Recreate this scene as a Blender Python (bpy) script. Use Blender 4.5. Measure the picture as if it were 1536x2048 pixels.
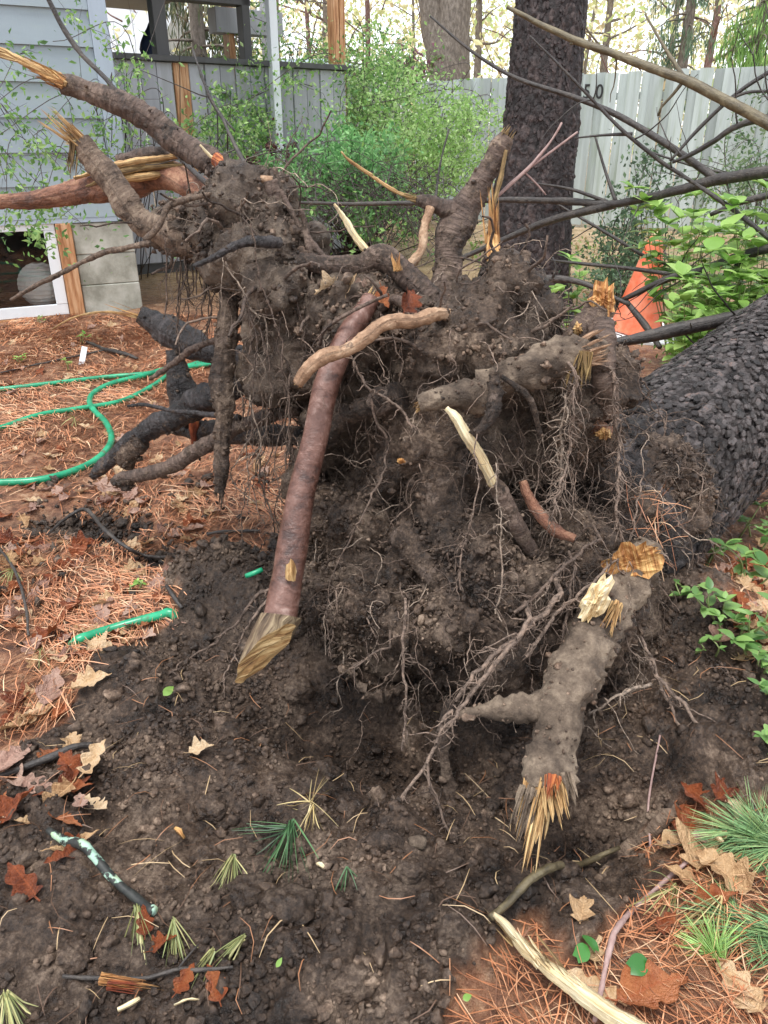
import bpy, bmesh, math, random
import numpy as np
from mathutils import Vector, Matrix

for o in list(bpy.data.objects):
    bpy.data.objects.remove(o, do_unlink=True)
scene = bpy.context.scene
C = scene.collection
rng = np.random.default_rng(7)
random.seed(7)

# ------------------------------------------------------------------ camera
CAM_H = 1.15
PITCH = math.radians(25.8)
FPX = 1538.0                       # focal length in photo pixels (1536 wide)
cam_d = bpy.data.cameras.new('camera')
cam = bpy.data.objects.new('camera', cam_d)
C.objects.link(cam)
cam.location = (0, 0, CAM_H)
cam.rotation_euler = (math.pi/2 - PITCH, 0, 0)
cam_d.sensor_fit = 'HORIZONTAL'
cam_d.sensor_width = 36.0
cam_d.lens = 36.0 * FPX / 1536.0
cam_d.clip_start = 0.02
cam_d.clip_end = 600
scene.camera = cam
scene.render.resolution_x = 768
scene.render.resolution_y = 1024

# ------------------------------------------------------------------ world / light
world = bpy.data.worlds.new('World')
scene.world = world
world.use_nodes = True
wn = world.node_tree
wn.nodes.clear()
sky = wn.nodes.new('ShaderNodeTexSky')
sky.sky_type = 'NISHITA'
sky.sun_disc = False
SUN_EL, SUN_ROT = math.radians(74), math.radians(215)
sky.sun_elevation = SUN_EL
sky.sun_rotation = SUN_ROT
sky.air_density = 1.0
sky.dust_density = 0.6
hs = wn.nodes.new('ShaderNodeHueSaturation')
hs.inputs['Saturation'].default_value = 0.22      # overcast: nearly colourless sky
hs.inputs['Value'].default_value = 1.0
bg = wn.nodes.new('ShaderNodeBackground')
bg.inputs['Strength'].default_value = 0.15
wo = wn.nodes.new('ShaderNodeOutputWorld')
wn.links.new(sky.outputs[0], hs.inputs['Color'])
wn.links.new(hs.outputs[0], bg.inputs['Color'])
wn.links.new(bg.outputs[0], wo.inputs['Surface'])

sun_d = bpy.data.lights.new('sun', 'SUN')
sun_d.energy = 1.5
sun_d.angle = math.radians(24)
sun_d.color = (1.0, 0.97, 0.93)
sun = bpy.data.objects.new('sun', sun_d)
C.objects.link(sun)
# light comes from high behind the camera's left shoulder (overcast brightness)
sdir = Vector((-math.sin(SUN_ROT)*math.cos(SUN_EL)*-1, math.cos(SUN_ROT)*math.cos(SUN_EL), math.sin(SUN_EL)))
sun.rotation_euler = sdir.to_track_quat('Z', 'Y').to_euler()

scene.view_settings.view_transform = 'Standard'
scene.view_settings.look = 'None'
scene.view_settings.exposure = 1.3
scene.view_settings.gamma = 1.0
scene.render.engine = 'CYCLES'
scene.cycles.max_bounces = 4
scene.cycles.diffuse_bounces = 3
scene.cycles.glossy_bounces = 2
scene.cycles.transparent_max_bounces = 6

# ------------------------------------------------------------------ pixel geometry
SP, CP = math.sin(PITCH), math.cos(PITCH)
def ray(px, py):
    a = (px-768.0)/FPX; b = (1024.0-py)/FPX
    return Vector((a, CP + b*SP, -SP + b*CP))       # length 1 along the optical axis
CO = Vector((0, 0, CAM_H))
def P(px, py, Y):
    r = ray(px, py); return CO + r*(Y/r.y)
def depth_of(p):
    v = Vector(p) - CO
    return v.y*CP - v.z*SP
def R_of(wpx, p):
    return wpx*0.5/FPX*depth_of(p)
def on_plane(px, py, p0, n):
    r = ray(px, py); t = (Vector(p0)-CO).dot(n)/r.dot(n); return CO + r*t
def G0(px, py, z=0.0):
    r = ray(px, py); t = (z-CAM_H)/r.z; return CO + r*t

# ------------------------------------------------------------------ numpy noise
np.seterr(all='ignore')
def _h(i, j, k, s):
    if True:
        n = (i.astype(np.uint32)*np.uint32(374761393) + j.astype(np.uint32)*np.uint32(668265263)
             + k.astype(np.uint32)*np.uint32(2147483647) + np.uint32(s)*np.uint32(1274126177))
        n = (n ^ (n >> np.uint32(13)))*np.uint32(1274126177)
        n = (n ^ (n >> np.uint32(16)))*np.uint32(2246822519)
        n = n ^ (n >> np.uint32(15))
    return n.astype(np.float64)/4294967295.0
def vnoise(p, s=0):
    f = np.floor(p); t = p-f; t = t*t*(3-2*t); i = f.astype(np.int64)
    x, y, z = i[:,0], i[:,1], i[:,2]
    r = 0
    for a in (0,1):
        for b in (0,1):
            for c in (0,1):
                w = (t[:,0] if a else 1-t[:,0])*(t[:,1] if b else 1-t[:,1])*(t[:,2] if c else 1-t[:,2])
                r = r + w*_h(x+a, y+b, z+c, s)
    return r*2-1
def fbm(p, octv=4, s=0, g=0.5):
    a = 1.0; r = 0; q = np.asarray(p, float)
    for k in range(octv):
        r = r + a*vnoise(q, s+k*17); q = q*2.03+11.7; a *= g
    return r
def worley2(p, s=0):
    f = np.floor(p).astype(np.int64); b1 = np.full(len(p), 9.0); b2 = np.full(len(p), 9.0); cid = np.zeros(len(p))
    for a in (-1,0,1):
        for b in (-1,0,1):
            for c in (-1,0,1):
                x, y, z = f[:,0]+a, f[:,1]+b, f[:,2]+c
                d = (x+_h(x,y,z,s)-p[:,0])**2+(y+_h(x,y,z,s+1)-p[:,1])**2+(z+_h(x,y,z,s+2)-p[:,2])**2
                m = d < b1
                b2 = np.where(m, b1, np.minimum(b2, d)); b1 = np.where(m, d, b1); cid = np.where(m, _h(x,y,z,s+3), cid)
    return np.sqrt(b1), np.sqrt(b2), cid
def worley(p, s=0):
    f = np.floor(p).astype(np.int64); best = np.full(len(p), 9.0); cid = np.zeros(len(p))
    for a in (-1,0,1):
        for b in (-1,0,1):
            for c in (-1,0,1):
                x, y, z = f[:,0]+a, f[:,1]+b, f[:,2]+c
                dx = x+_h(x,y,z,s)-p[:,0]; dy = y+_h(x,y,z,s+1)-p[:,1]; dz = z+_h(x,y,z,s+2)-p[:,2]
                d = dx*dx+dy*dy+dz*dz
                m = d < best
                best = np.where(m, d, best); cid = np.where(m, _h(x,y,z,s+3), cid)
    return np.sqrt(best), cid

# ------------------------------------------------------------------ mesh helpers
def new_mesh(name, V, faces, smooth=True, uv=None, col=None):
    """V (n,3); faces: array (m,3) / (m,4) or a list of lists/arrays"""
    me = bpy.data.meshes.new(name)
    V = np.asarray(V, np.float32)
    if isinstance(faces, np.ndarray):
        groups = [faces]
    elif len(faces) and isinstance(faces[0], np.ndarray):
        groups = [f for f in faces if len(f)]
    else:
        byn = {}
        for f in faces: byn.setdefault(len(f), []).append(f)
        groups = [np.array(v, np.int32) for v in byn.values()]
    idx = np.concatenate([g.ravel() for g in groups]).astype(np.int32)
    tot = np.concatenate([np.full(len(g), g.shape[1]) for g in groups]).astype(np.int32)
    st = np.concatenate([[0], np.cumsum(tot)[:-1]]).astype(np.int32)
    me.vertices.add(len(V)); me.vertices.foreach_set('co', V.ravel())
    me.loops.add(len(idx)); me.loops.foreach_set('vertex_index', idx)
    me.polygons.add(len(tot)); me.polygons.foreach_set('loop_start', st); me.polygons.foreach_set('loop_total', tot)
    me.polygons.foreach_set('use_smooth', np.full(len(tot), smooth))
    if uv is not None:
        l = me.uv_layers.new(name='UVMap')
        l.data.foreach_set('uv', np.asarray(uv, np.float32)[idx].ravel())
    if col is not None:
        c = me.color_attributes.new('Col', 'FLOAT_COLOR', 'POINT')
        cc = np.ones((len(V), 4), np.float32); cc[:, :3] = col
        c.data.foreach_set('color', cc.ravel())
    me.update(calc_edges=True)
    me.validate()
    return me
def obj(name, me, m=None, parent=None, kind=None, label=None, cat=None, group=None):
    o = bpy.data.objects.new(name, me)
    C.objects.link(o)
    if m is not None and me is not None and not me.materials: me.materials.append(m)
    if parent is not None: o.parent = parent
    if kind: o['kind'] = kind
    if label: o['label'] = label
    if cat: o['category'] = cat
    if group: o['group'] = group
    return o
def thing(name, label, cat, loc=(0,0,0), group=None):
    o = bpy.data.objects.new(name, None); C.objects.link(o)
    o.empty_display_size = 0.1; o.location = loc
    o['label'] = label; o['category'] = cat
    if group: o['group'] = group
    return o
def part(name, me, m, th, **k):
    """mesh in world coordinates parented to a thing that may sit at its base"""
    o = obj(name, me, m, th, **k)
    base = Vector((0,0,0)); q = th
    while q is not None:
        base += Vector(q.location); q = q.parent
    o.location = -base
    return o

class MB:
    """collects pieces for one mesh"""
    def __init__(s): s.V=[]; s.F=[]; s.U=[]; s.C=[]; s.n=0
    def add(s, V, F, U=None, col=None):
        V = np.asarray(V, float)
        s.V.append(V); s.F += [[i+s.n for i in f] for f in F]
        s.U.append(np.zeros((len(V),2)) if U is None else np.asarray(U, float))
        s.C.append(np.tile(np.array((1,1,1) if col is None else col, float), (len(V),1)) if np.ndim(col) < 2 else np.asarray(col))
        s.n += len(V); return s
    def mesh(s, name, smooth=True, col=False):
        return new_mesh(name, np.concatenate(s.V), s.F, smooth, np.concatenate(s.U), np.concatenate(s.C) if col else None)

def box(x0, x1, y0, y1, z0, z1, M=None, bev=0.0):
    bm = bmesh.new()
    bmesh.ops.create_cube(bm, size=1)
    for v in bm.verts:
        v.co = Vector((x0+(v.co.x+.5)*(x1-x0), y0+(v.co.y+.5)*(y1-y0), z0+(v.co.z+.5)*(z1-z0)))
    if bev: bmesh.ops.bevel(bm, geom=bm.edges[:], offset=bev, segments=1, affect='EDGES')
    if M is not None: bm.transform(M)
    bmesh.ops.recalc_face_normals(bm, faces=bm.faces[:])
    V = [v.co[:] for v in bm.verts]; F = [[v.index for v in f.verts] for f in bm.faces]
    bm.free()
    return V, F
def box_mesh(name, *a, **k):
    V, F = box(*a, **k)
    return new_mesh(name, V, F, False)

def resample(pts, rad, step):
    pts = np.asarray(pts, float); rad = np.asarray(rad, float)
    n = len(pts)
    ext = np.vstack([2*pts[0]-pts[1], pts, 2*pts[-1]-pts[-2]])
    outp, outr = [], []
    for i in range(n-1):
        p0,p1,p2,p3 = ext[i],ext[i+1],ext[i+2],ext[i+3]
        k = max(1, int(math.ceil(np.linalg.norm(p2-p1)/step)))
        for j in range(k):
            t = j/k
            outp.append(.5*((2*p1)+(-p0+p2)*t+(2*p0-5*p1+4*p2-p3)*t*t+(-p0+3*p1-3*p2+p3)*t**3))
            outr.append(rad[i]*(1-t)+rad[i+1]*t)
    outp.append(pts[-1]); outr.append(rad[-1])
    return np.array(outp), np.array(outr)
def tube(pts, rad, sides=10, step=0.02, lump=0.0, ls=25.0, seed=0, wob=0.0, caps=True, squash=1.0, crust=0.0, fine=0.0, knot=0.0):
    p, r = resample(pts, rad, step)
    if knot:
        q = np.cumsum(np.linalg.norm(np.diff(p, axis=0, prepend=p[:1]), axis=1)); f_ = 1/(2.2*r.mean()+.01)
        z0 = q*0+seed*1.37
        r = r*(1+knot*fbm(np.stack([q*f_, z0, z0], 1), 2, 7))
        env = np.minimum(1, np.minimum(q, q[-1]-q)/(2*r.mean()+1e-6))
        for c in range(3):
            p[:, c] += env*knot*1.6*r*vnoise(np.stack([q*f_*.7, z0+c*9.1, z0], 1), 15)
    if wob:
        q = np.cumsum(np.linalg.norm(np.diff(p, axis=0, prepend=p[:1]), axis=1))
        for c in range(3):
            p[:, c] += wob*r.mean()*vnoise(np.stack([q*14/(r.mean()*60+.2), q*0+c*7.3+seed, q*0+seed*3.1], 1), 5)*np.minimum(1, 3*np.arange(len(p))/max(1,len(p)-1))
    n = len(p)
    T = np.gradient(p, axis=0); T /= np.linalg.norm(T, axis=1)[:, None]+1e-9
    a = np.array([0,0,1.0]) if abs(T[0][2]) < .9 else np.array([1.0,0,0])
    N = np.zeros_like(p); nn = np.cross(T[0], a); nn /= np.linalg.norm(nn)
    for i in range(n):
        nn = nn - T[i]*nn.dot(T[i]); nn /= np.linalg.norm(nn)+1e-9; N[i] = nn
    B = np.cross(T, N)
    th = np.linspace(0, 2*math.pi, sides, endpoint=False)
    V = p[:,None,:] + r[:,None,None]*(np.cos(th)[None,:,None]*N[:,None,:] + squash*np.sin(th)[None,:,None]*B[:,None,:])
    L = np.cumsum(np.linalg.norm(np.diff(p, axis=0, prepend=p[:1]), axis=1))
    U = np.stack([np.broadcast_to(th[None,:], (n,sides))*r.mean(), np.broadcast_to(L[:,None], (n,sides))], 2).reshape(-1,2)
    V = V.reshape(-1,3)
    if lump:
        nv = fbm(V*ls, 3, seed+3)
        cen = np.repeat(p, sides, axis=0); rr = np.repeat(r, sides)
        V = V + (V-cen)*(lump*nv)[:,None]
    if crust or fine:
        cen = np.repeat(p, sides, axis=0); dirn = V-cen; dirn /= np.linalg.norm(dirn,axis=1)[:,None]+1e-9
        h = 0
        if fine: h = h + fine*fbm(V*120, 3, seed+31)
        if crust:
            w1, i1 = worley(V*55, seed+5); w2, i2 = worley(V*110, seed+6)
            pt = np.clip(.5+1.5*fbm(V*14, 2, seed+9), 0, 1)
            h = h + crust*pt*((.3+i1)*np.clip(1-w1,0,1)*1.3 + .5*(.3+i2)*np.clip(1-w2,0,1))
        V = V + dirn*np.broadcast_to(h, (len(V),))[:,None]
    F = []
    for i in range(n-1):
        for j in range(sides):
            k = (j+1)%sides
            F.append([i*sides+j, i*sides+k, (i+1)*sides+k, (i+1)*sides+j])
    if caps:
        F.append(list(range(sides-1,-1,-1))); F.append([(n-1)*sides+j for j in range(sides)])
    return V, F, U
def tube_mesh(name, *a, **k):
    V, F, U = tube(*a, **k)
    return new_mesh(name, V, F, True, U)

def above(a, b, c, d):
    p = P(a,b,c)
    if p.y < 3 and p.z < .5 and p.z < macro1(p.x,p.y)+.012:
        p = G(a,b,.012)
    return p
def pix_path(L):
    """[(px,py,Y,width px)] -> points, radii"""
    pts = [above(a,b,c,d) for a,b,c,d in L]
    return [tuple(p) for p in pts], [R_of(d, p) for (a,b,c,d), p in zip(L, pts)]

# ------------------------------------------------------------------ materials
def srgb(r, g, b):
    f = lambda c: (c/255/12.92) if c/255 <= .04045 else ((c/255+.055)/1.055)**2.4
    return (f(r), f(g), f(b))
class NT:
    def __init__(s, name):
        s.m = bpy.data.materials.new(name); s.m.use_nodes = True
        s.t = s.m.node_tree; s.t.nodes.clear()
        s.out = s.t.nodes.new('ShaderNodeOutputMaterial')
        s.b = s.t.nodes.new('ShaderNodeBsdfPrincipled')
        s.t.links.new(s.b.outputs[0], s.out.inputs[0])
    def n(s, ty, **k):
        nd = s.t.nodes.new(ty)
        for a, v in k.items():
            if a in nd.inputs: nd.inputs[a].default_value = v
            else: setattr(nd, a, v)
        return nd
    def l(s, a, b): s.t.links.new(a, b)
    def coord(s, kind, scale=(1,1,1)):
        tc = s.n('ShaderNodeTexCoord'); mp = s.n('ShaderNodeMapping')
        mp.inputs['Scale'].default_value = scale
        s.l(tc.outputs[kind], mp.inputs['Vector']); return mp.outputs[0]
    def noise(s, vec, scale, detail=5, rough=.6, dist=0.0):
        nd = s.n('ShaderNodeTexNoise', Scale=scale, Detail=detail, Roughness=rough, Distortion=dist)
        s.l(vec, nd.inputs['Vector']); return nd.outputs['Fac']
    def vor(s, vec, scale, feature='F1', out='Distance'):
        nd = s.n('ShaderNodeTexVoronoi', feature=feature); nd.inputs['Scale'].default_value = scale
        s.l(vec, nd.inputs['Vector']); return nd.outputs[out]
    def ramp(s, fac, stops):
        nd = s.n('ShaderNodeValToRGB'); e = nd.color_ramp.elements
        while len(e) < len(stops): e.new(0.5)
        for i, (p, c) in enumerate(stops):
            e[i].position = p; e[i].color = (*c, 1) if len(c) == 3 else c
        s.l(fac, nd.inputs[0]); return nd.outputs[0]
    def mix(s, fac, a, b, mode='MIX'):
        nd = s.n('ShaderNodeMix', data_type='RGBA', blend_type=mode)
        for v, i in ((fac,0),(a,6),(b,7)):
            if isinstance(v, (int,float)): nd.inputs[i].default_value = v
            elif isinstance(v, tuple): nd.inputs[i].default_value = (*v,1)
            else: s.l(v, nd.inputs[i])
        return nd.outputs[2]
    def math(s, op, a, b=None):
        nd = s.n('ShaderNodeMath', operation=op)
        for v, i in ((a,0),(b,1)):
            if v is None: continue
            if isinstance(v, (int,float)): nd.inputs[i].default_value = v
            else: s.l(v, nd.inputs[i])
        return nd.outputs[0]
    def attr(s, nm='Col'):
        nd = s.n('ShaderNodeAttribute'); nd.attribute_name = nm; return nd
    def color(s, c):
        if isinstance(c, tuple): s.b.inputs['Base Color'].default_value = (*c,1)
        else: s.l(c, s.b.inputs['Base Color'])
    def rough(s, v):
        if isinstance(v, (int,float)): s.b.inputs['Roughness'].default_value = v
        else: s.l(v, s.b.inputs['Roughness'])
    def bump(s, h, dist=.005, strength=1.0):
        nd = s.n('ShaderNodeBump'); nd.inputs['Distance'].default_value = dist; nd.inputs['Strength'].default_value = strength
        s.l(h, nd.inputs['Height'])
        if s.b.inputs['Normal'].is_linked: s.l(s.b.inputs['Normal'].links[0].from_socket, nd.inputs['Normal'])
        s.l(nd.outputs[0], s.b.inputs['Normal'])
    def translucent(s, c, fac=.35):
        tr = s.n('ShaderNodeBsdfTranslucent'); mx = s.n('ShaderNodeMixShader'); mx.inputs[0].default_value = fac
        if isinstance(c, tuple): tr.inputs[0].default_value = (*c,1)
        else: s.l(c, tr.inputs[0])
        s.l(s.b.outputs[0], mx.inputs[1]); s.l(tr.outputs[0], mx.inputs[2]); s.l(mx.outputs[0], s.out.inputs[0])

MAT = {}
SOIL = [(.37, srgb(28,21,16)), (.45, srgb(58,45,36)), (.53, srgb(90,73,60)), (.62, srgb(140,121,104))]
def soil_nodes(t, vec):
    f1 = t.noise(vec, 7, 6, .7); f2 = t.noise(vec, 90, 4, .7)
    f = t.math('ADD', t.math('MULTIPLY', f1, .6), t.math('MULTIPLY', f2, .4))
    damp = t.ramp(t.noise(vec, 2.6, 4, .6), [(.38,(.62,.6,.58)),(.5,(.95,.95,.95)),(.62,(1.25,1.24,1.22))])
    return t.mix(1.0, t.ramp(f, SOIL), damp, 'MULTIPLY'), f2
def mk_soil():
    t = NT('soil'); v = t.coord('Object')
    c, f2 = soil_nodes(t, v); t.color(c)
    t.rough(t.ramp(t.noise(v, 14, 3), [(.4,(.26,)*3),(.62,(.68,)*3)]))
    t.bump(t.noise(v, 70, 8, .7), .02, .9)
    t.bump(t.noise(v, 260, 4, .7), .006, .9)
    return t.m
def mk_clay():
    t = NT('clay'); v = t.coord('Object')
    f = t.noise(v, 12, 6, .7)
    t.color(t.ramp(f, [(.36, srgb(66,54,44)), (.48, srgb(106,91,77)), (.6, srgb(150,133,114))]))
    t.rough(.8); t.bump(t.noise(v, 70, 8, .7), .016, .9)
    return t.m
def mk_bark(name, cols, vs=60, us=14, ring=True, rough=(.35,.7), bump=.004, dirt=.0):
    """root bark: UV in metres, fine rings across the root, blotches, optional soil crust"""
    t = NT(name); uv = t.coord('UV', (us, vs, 1)); v = t.coord('Object')
    f = t.noise(uv, 1.0, 5, .65, .4); g = t.noise(v, 9, 5, .65)
    c = t.ramp(t.math('ADD', t.math('MULTIPLY', f, .5), t.math('MULTIPLY', g, .5)), cols)
    if dirt:
        sc, _ = soil_nodes(t, v)
        k = t.ramp(t.noise(v, 22, 6, .7), [(.58-dirt*.22, (0,0,0)), (.66-dirt*.22, (1,1,1))])
        c = t.mix(k, c, sc)
    t.color(c)
    t.rough(t.ramp(g, [(.3,(rough[0],)*3),(.7,(rough[1],)*3)]))
    t.bump(f, bump*2.5, 1.0); t.bump(t.noise(v, 120, 5, .7), bump*1.5, .9)
    if dirt: t.bump(t.noise(v, 45, 6, .7), .02*dirt+.003, .9)
    return t.m
def mk_wood(name, cols, us=220, vs=9, rough=.6):
    t = NT(name); uv = t.coord('UV', (us, vs, 1)); v = t.coord('Object')
    f = t.noise(uv, 1.0, 4, .6, .6); g = t.noise(v, 16, 4, .6)
    t.color(t.ramp(t.math('ADD', t.math('MULTIPLY', f, .65), t.math('MULTIPLY', g, .35)), cols))
    t.rough(rough); t.bump(f, .008, 1.0)
    return t.m
def mk_col(name, rough=.7, bump=0, trans=0, spec=.5):
    t = NT(name); a = t.attr('Col'); t.color(a.outputs['Color']); t.rough(rough)
    t.b.inputs['Specular IOR Level'].default_value = spec
    if bump:
        t.bump(t.noise(t.coord('Object'), 180, 4, .7), bump, .8)
    if trans: t.translucent(a.outputs['Color'], trans)
    return t.m
def mk_leaf(name, c1, c2, rough=.4, trans=.35):
    t = NT(name); oi = t.n('ShaderNodeObjectInfo')
    g = t.noise(t.coord('Object'), 40, 3)
    k = t.math('ADD', t.math('MULTIPLY', oi.outputs['Random'], .75), t.math('MULTIPLY', g, .25))
    c = t.ramp(k, [(.1, c1), (.8, c2)]); t.color(c); t.rough(rough)
    if trans: t.translucent(c, trans)
    return t.m
def mk_plain(name, cols, scale=6, rough=.6, bump=.0, bscale=80, coord='Object', sc=(1,1,1), detail=5):
    t = NT(name); v = t.coord(coord, sc)
    t.color(t.ramp(t.noise(v, scale, detail, .65), cols)); t.rough(rough)
    if bump: t.bump(t.noise(v, bscale, 6, .7), bump, .8)
    return t.m

MAT['soil'] = mk_soil(); MAT['clay'] = mk_clay()
def mk_crumb():
    t = NT('crumb'); v = t.coord('Object'); c, f2 = soil_nodes(t, v)
    t.color(t.mix(1.0, c, t.attr('Col').outputs['Color'], 'MULTIPLY'))
    t.rough(t.ramp(t.noise(v, 14, 3), [(.4,(.28,)*3),(.62,(.7,)*3)])); t.bump(t.noise(v, 160, 5, .7), .006, .9)
    return t.m
MAT['crumb'] = mk_crumb()
MAT['bark_smooth'] = mk_bark('bark_smooth', [(0.376, srgb(60,39,33)),(0.469, srgb(92,62,52)),(0.562, srgb(116,84,73)),(0.655, srgb(152,126,116))], vs=45, us=30, rough=(.22,.5), bump=.0015)
MAT['bark_root'] = mk_bark('bark_root', [(0.376, srgb(58,46,40)),(0.500, srgb(98,80,70)),(0.624, srgb(142,122,108))], vs=120, us=18, rough=(.4,.8), bump=.004, dirt=.35)
MAT['bark_grey'] = mk_bark('bark_grey', [(0.376, srgb(74,60,50)),(0.500, srgb(122,102,86)),(0.624, srgb(166,146,126))], vs=110, us=20, rough=(.5,.85), bump=.005, dirt=.2)
MAT['bark_wet'] = mk_bark('bark_wet', [(0.376, srgb(24,22,23)),(0.500, srgb(48,44,44)),(0.624, srgb(92,86,86))], vs=80, us=20, rough=(.2,.55), bump=.006, dirt=.1)
MAT['bark_pale'] = mk_bark('bark_pale', [(0.376, srgb(112,84,62)),(0.500, srgb(160,126,98)),(0.636, srgb(206,176,146))], vs=35, us=35, rough=(.4,.75), bump=.003, dirt=.05)
MAT['bark_red'] = mk_bark('bark_red', [(0.376, srgb(84,54,42)),(0.500, srgb(136,92,70)),(0.624, srgb(178,136,108))], vs=30, us=60, rough=(.4,.75), bump=.005)
MAT['bark_soily'] = mk_bark('bark_soily', [(0.376, srgb(66,54,48)),(0.500, srgb(108,92,82)),(0.624, srgb(140,122,108))], vs=70, us=20, rough=(.55,.9), bump=.006, dirt=.9)
MAT['wood_gold'] = mk_wood('wood_gold', [(0.364, srgb(104,72,42)),(0.469, srgb(176,134,84)),(0.562, srgb(214,180,126)),(0.674, srgb(240,212,160))])
MAT['wood_orange'] = mk_wood('wood_orange', [(0.364, srgb(104,64,34)),(0.469, srgb(178,122,70)),(0.574, srgb(216,172,110)),(0.686, srgb(236,196,130))])
MAT['wood_pale'] = mk_wood('wood_pale', [(0.345, srgb(176,142,96)),(0.450, srgb(220,194,146)),(0.562, srgb(240,224,184)),(0.686, srgb(250,240,212))])
MAT['wood_red'] = mk_wood('wood_red', [(0.364, srgb(84,34,20)),(0.469, srgb(146,66,34)),(0.593, srgb(196,120,62)),(0.686, srgb(226,176,112))])
MAT['wood_old'] = mk_wood('wood_old', [(0.364, srgb(78,58,36)),(0.469, srgb(126,100,62)),(0.574, srgb(170,142,92)),(0.686, srgb(206,184,132))])
t = NT('fine_root'); v = t.coord('Object'); a = t.attr('Col')
t.color(t.mix(1.0, a.outputs['Color'], t.ramp(t.noise(v, 90, 4, .7), [(.38,(.35,.33,.31)),(.5,(.8,.8,.8)),(.62,(1.25,1.22,1.18))]), 'MULTIPLY')); t.rough(.75); t.bump(t.noise(v, 300, 3), .004, .9)
MAT['fine_root'] = t.m
# ------------------------------------------------------------------ GROUND
SOILPOLY = [(-400,1640),(0,1600),(40,1540),(85,1450),(140,1395),(250,1300),(350,1250),(365,1150),(440,1120),(520,1120),
            (600,1000),(900,950),(1250,1000),(1340,1150),(1420,1270),(1536,1400),(1700,1540),(1600,1620),(1400,1600),
            (1340,1650),(1300,1770),(1200,1800),(1060,1870),(960,1980),(900,2060),(850,2300),(-600,2300)]
SP2 = np.array([G0(*p)[:2] for p in SOILPOLY])
def in_poly(x, y, poly):
    ins = np.zeros(len(x), bool); n = len(poly)
    for i in range(n):
        x1,y1 = poly[i]; x2,y2 = poly[(i+1)%n]
        c = ((y1 > y) != (y2 > y))
        with np.errstate(divide='ignore', invalid='ignore'):
            xi = (x2-x1)*(y-y1)/(y2-y1)+x1
        ins ^= c & (x < xi)
    return ins
def dist_poly(x, y, poly):
    d = np.full(len(x), 1e9); n = len(poly)
    for i in range(n):
        a = poly[i]; b = poly[(i+1)%n]; ab = b-a
        t = np.clip(((x-a[0])*ab[0]+(y-a[1])*ab[1])/(ab@ab), 0, 1)
        d = np.minimum(d, np.hypot(x-a[0]-t*ab[0], y-a[1]-t*ab[1]))
    return d
BUMPS = [(440,1200,.15,.10,.09),(520,1230,.08,.10,.10),(270,1370,.05,.14,.10),(1400,1270,.16,.14,.16),(1500,1480,.05,.14,.10),
         (740,1440,-.30,.12,.08),(880,1450,-.10,.10,.06),(1200,1590,-.17,.12,.10),(1010,1540,-.06,.18,.09),(1265,1725,-.12,.045,.035),
         (350,1560,.05,.18,.08),(620,1700,.02,.15,.08),(150,1850,.03,.15,.08),(700,1900,.03,.2,.07)]
HOLES = [(150,1030,.19,.11),(215,1065,.10,.07),(340,1112,.11,.08),(245,1045,.09,.07)]
BW = [(G0(a,b)[0], G0(a,b)[1], h, sx, sy) for a,b,h,sx,sy in BUMPS]
HW = [(G0(a,b)[0], G0(a,b)[1], sx, sy) for a,b,sx,sy in HOLES if sx > 0]
def macro(x, y):
    z = .02*np.sin(x*.9+.4)*np.sin(y*.7)*np.clip((y-2)/3, 0, 1)
    for bx_,by_,h,sx,sy in BW:
        z = z + h*np.exp(-.5*(((x-bx_)/sx)**2+((y-by_)/sy)**2))
    for hx,hy,sx,sy in HW:
        z = z - .09*np.exp(-.5*(((x-hx)/(sx*.6))**2+((y-hy)/(sy*.6))**2))
    return z
def macro1(x, y):
    z = .02*math.sin(x*.9+.4)*math.sin(y*.7)*min(1,max(0,(y-2)/3))
    for bx_,by_,h,sx,sy in BW:
        z += h*math.exp(-.5*(((x-bx_)/sx)**2+((y-by_)/sy)**2))
    for hx,hy,sx,sy in HW:
        z -= .09*math.exp(-.5*(((x-hx)/(sx*.6))**2+((y-hy)/(sy*.6))**2))
    return z
def soil_mask(x, y):
    p = np.stack([x, y, x*0], 1)
    jx = x + .05*fbm(p*9, 3, 21); jy = y + .05*fbm(p*9+5, 3, 33)
    ins = in_poly(jx, jy, SP2); d = dist_poly(jx, jy, SP2)
    m = np.clip(.5 + (np.where(ins, d, -d)+.022*fbm(p*30, 3, 55))/.022, 0, 1)
    for hx,hy,sx,sy in HW:
        m = np.maximum(m, np.clip(1.6-1.3*np.hypot((jx-hx)/sx, (jy-hy)/sy), 0, 1))
    return m
def ground_h(x, y, m=None):
    if m is None: m = soil_mask(x, y)
    z = macro(x, y)
    p = np.stack([x, y, z], 1)
    p = p + .012*np.stack([vnoise(p*22,201),vnoise(p*22,202),p[:,0]*0],1)
    w1, i1 = worley(p*np.array([12,12,12.]), 3); w2, i2 = worley(p*34.+.1*0, 9)
    w3, i3 = worley(p*75., 19)
    pt = np.clip(.5+1.3*fbm(p*4, 2, 45), .1, 1)
    clod = 1.75*(.026*(i1-.35)*np.clip(1-w1*1.15, 0, 1)*2 + .013*np.clip(1-w2, 0, 1)*(.3+i2) + .006*np.clip(1-w3,0,1)*(.3+i3))*(.4+.6*pt)
    big = .020*fbm(p*5, 3, 40)
    lit = .010*fbm(p*12, 3, 70)
    return z + m*(clod+big) + (1-m)*lit
def G(px, py, lift=0.0):
    z = 0.0
    for _ in range(6):
        g = G0(px, py, z); z = macro1(g.x, g.y)
    return Vector((g.x, g.y, z+lift))
def GH(x, y):
    return float(ground_i(np.array([x]), np.array([y]))[0])
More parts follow.
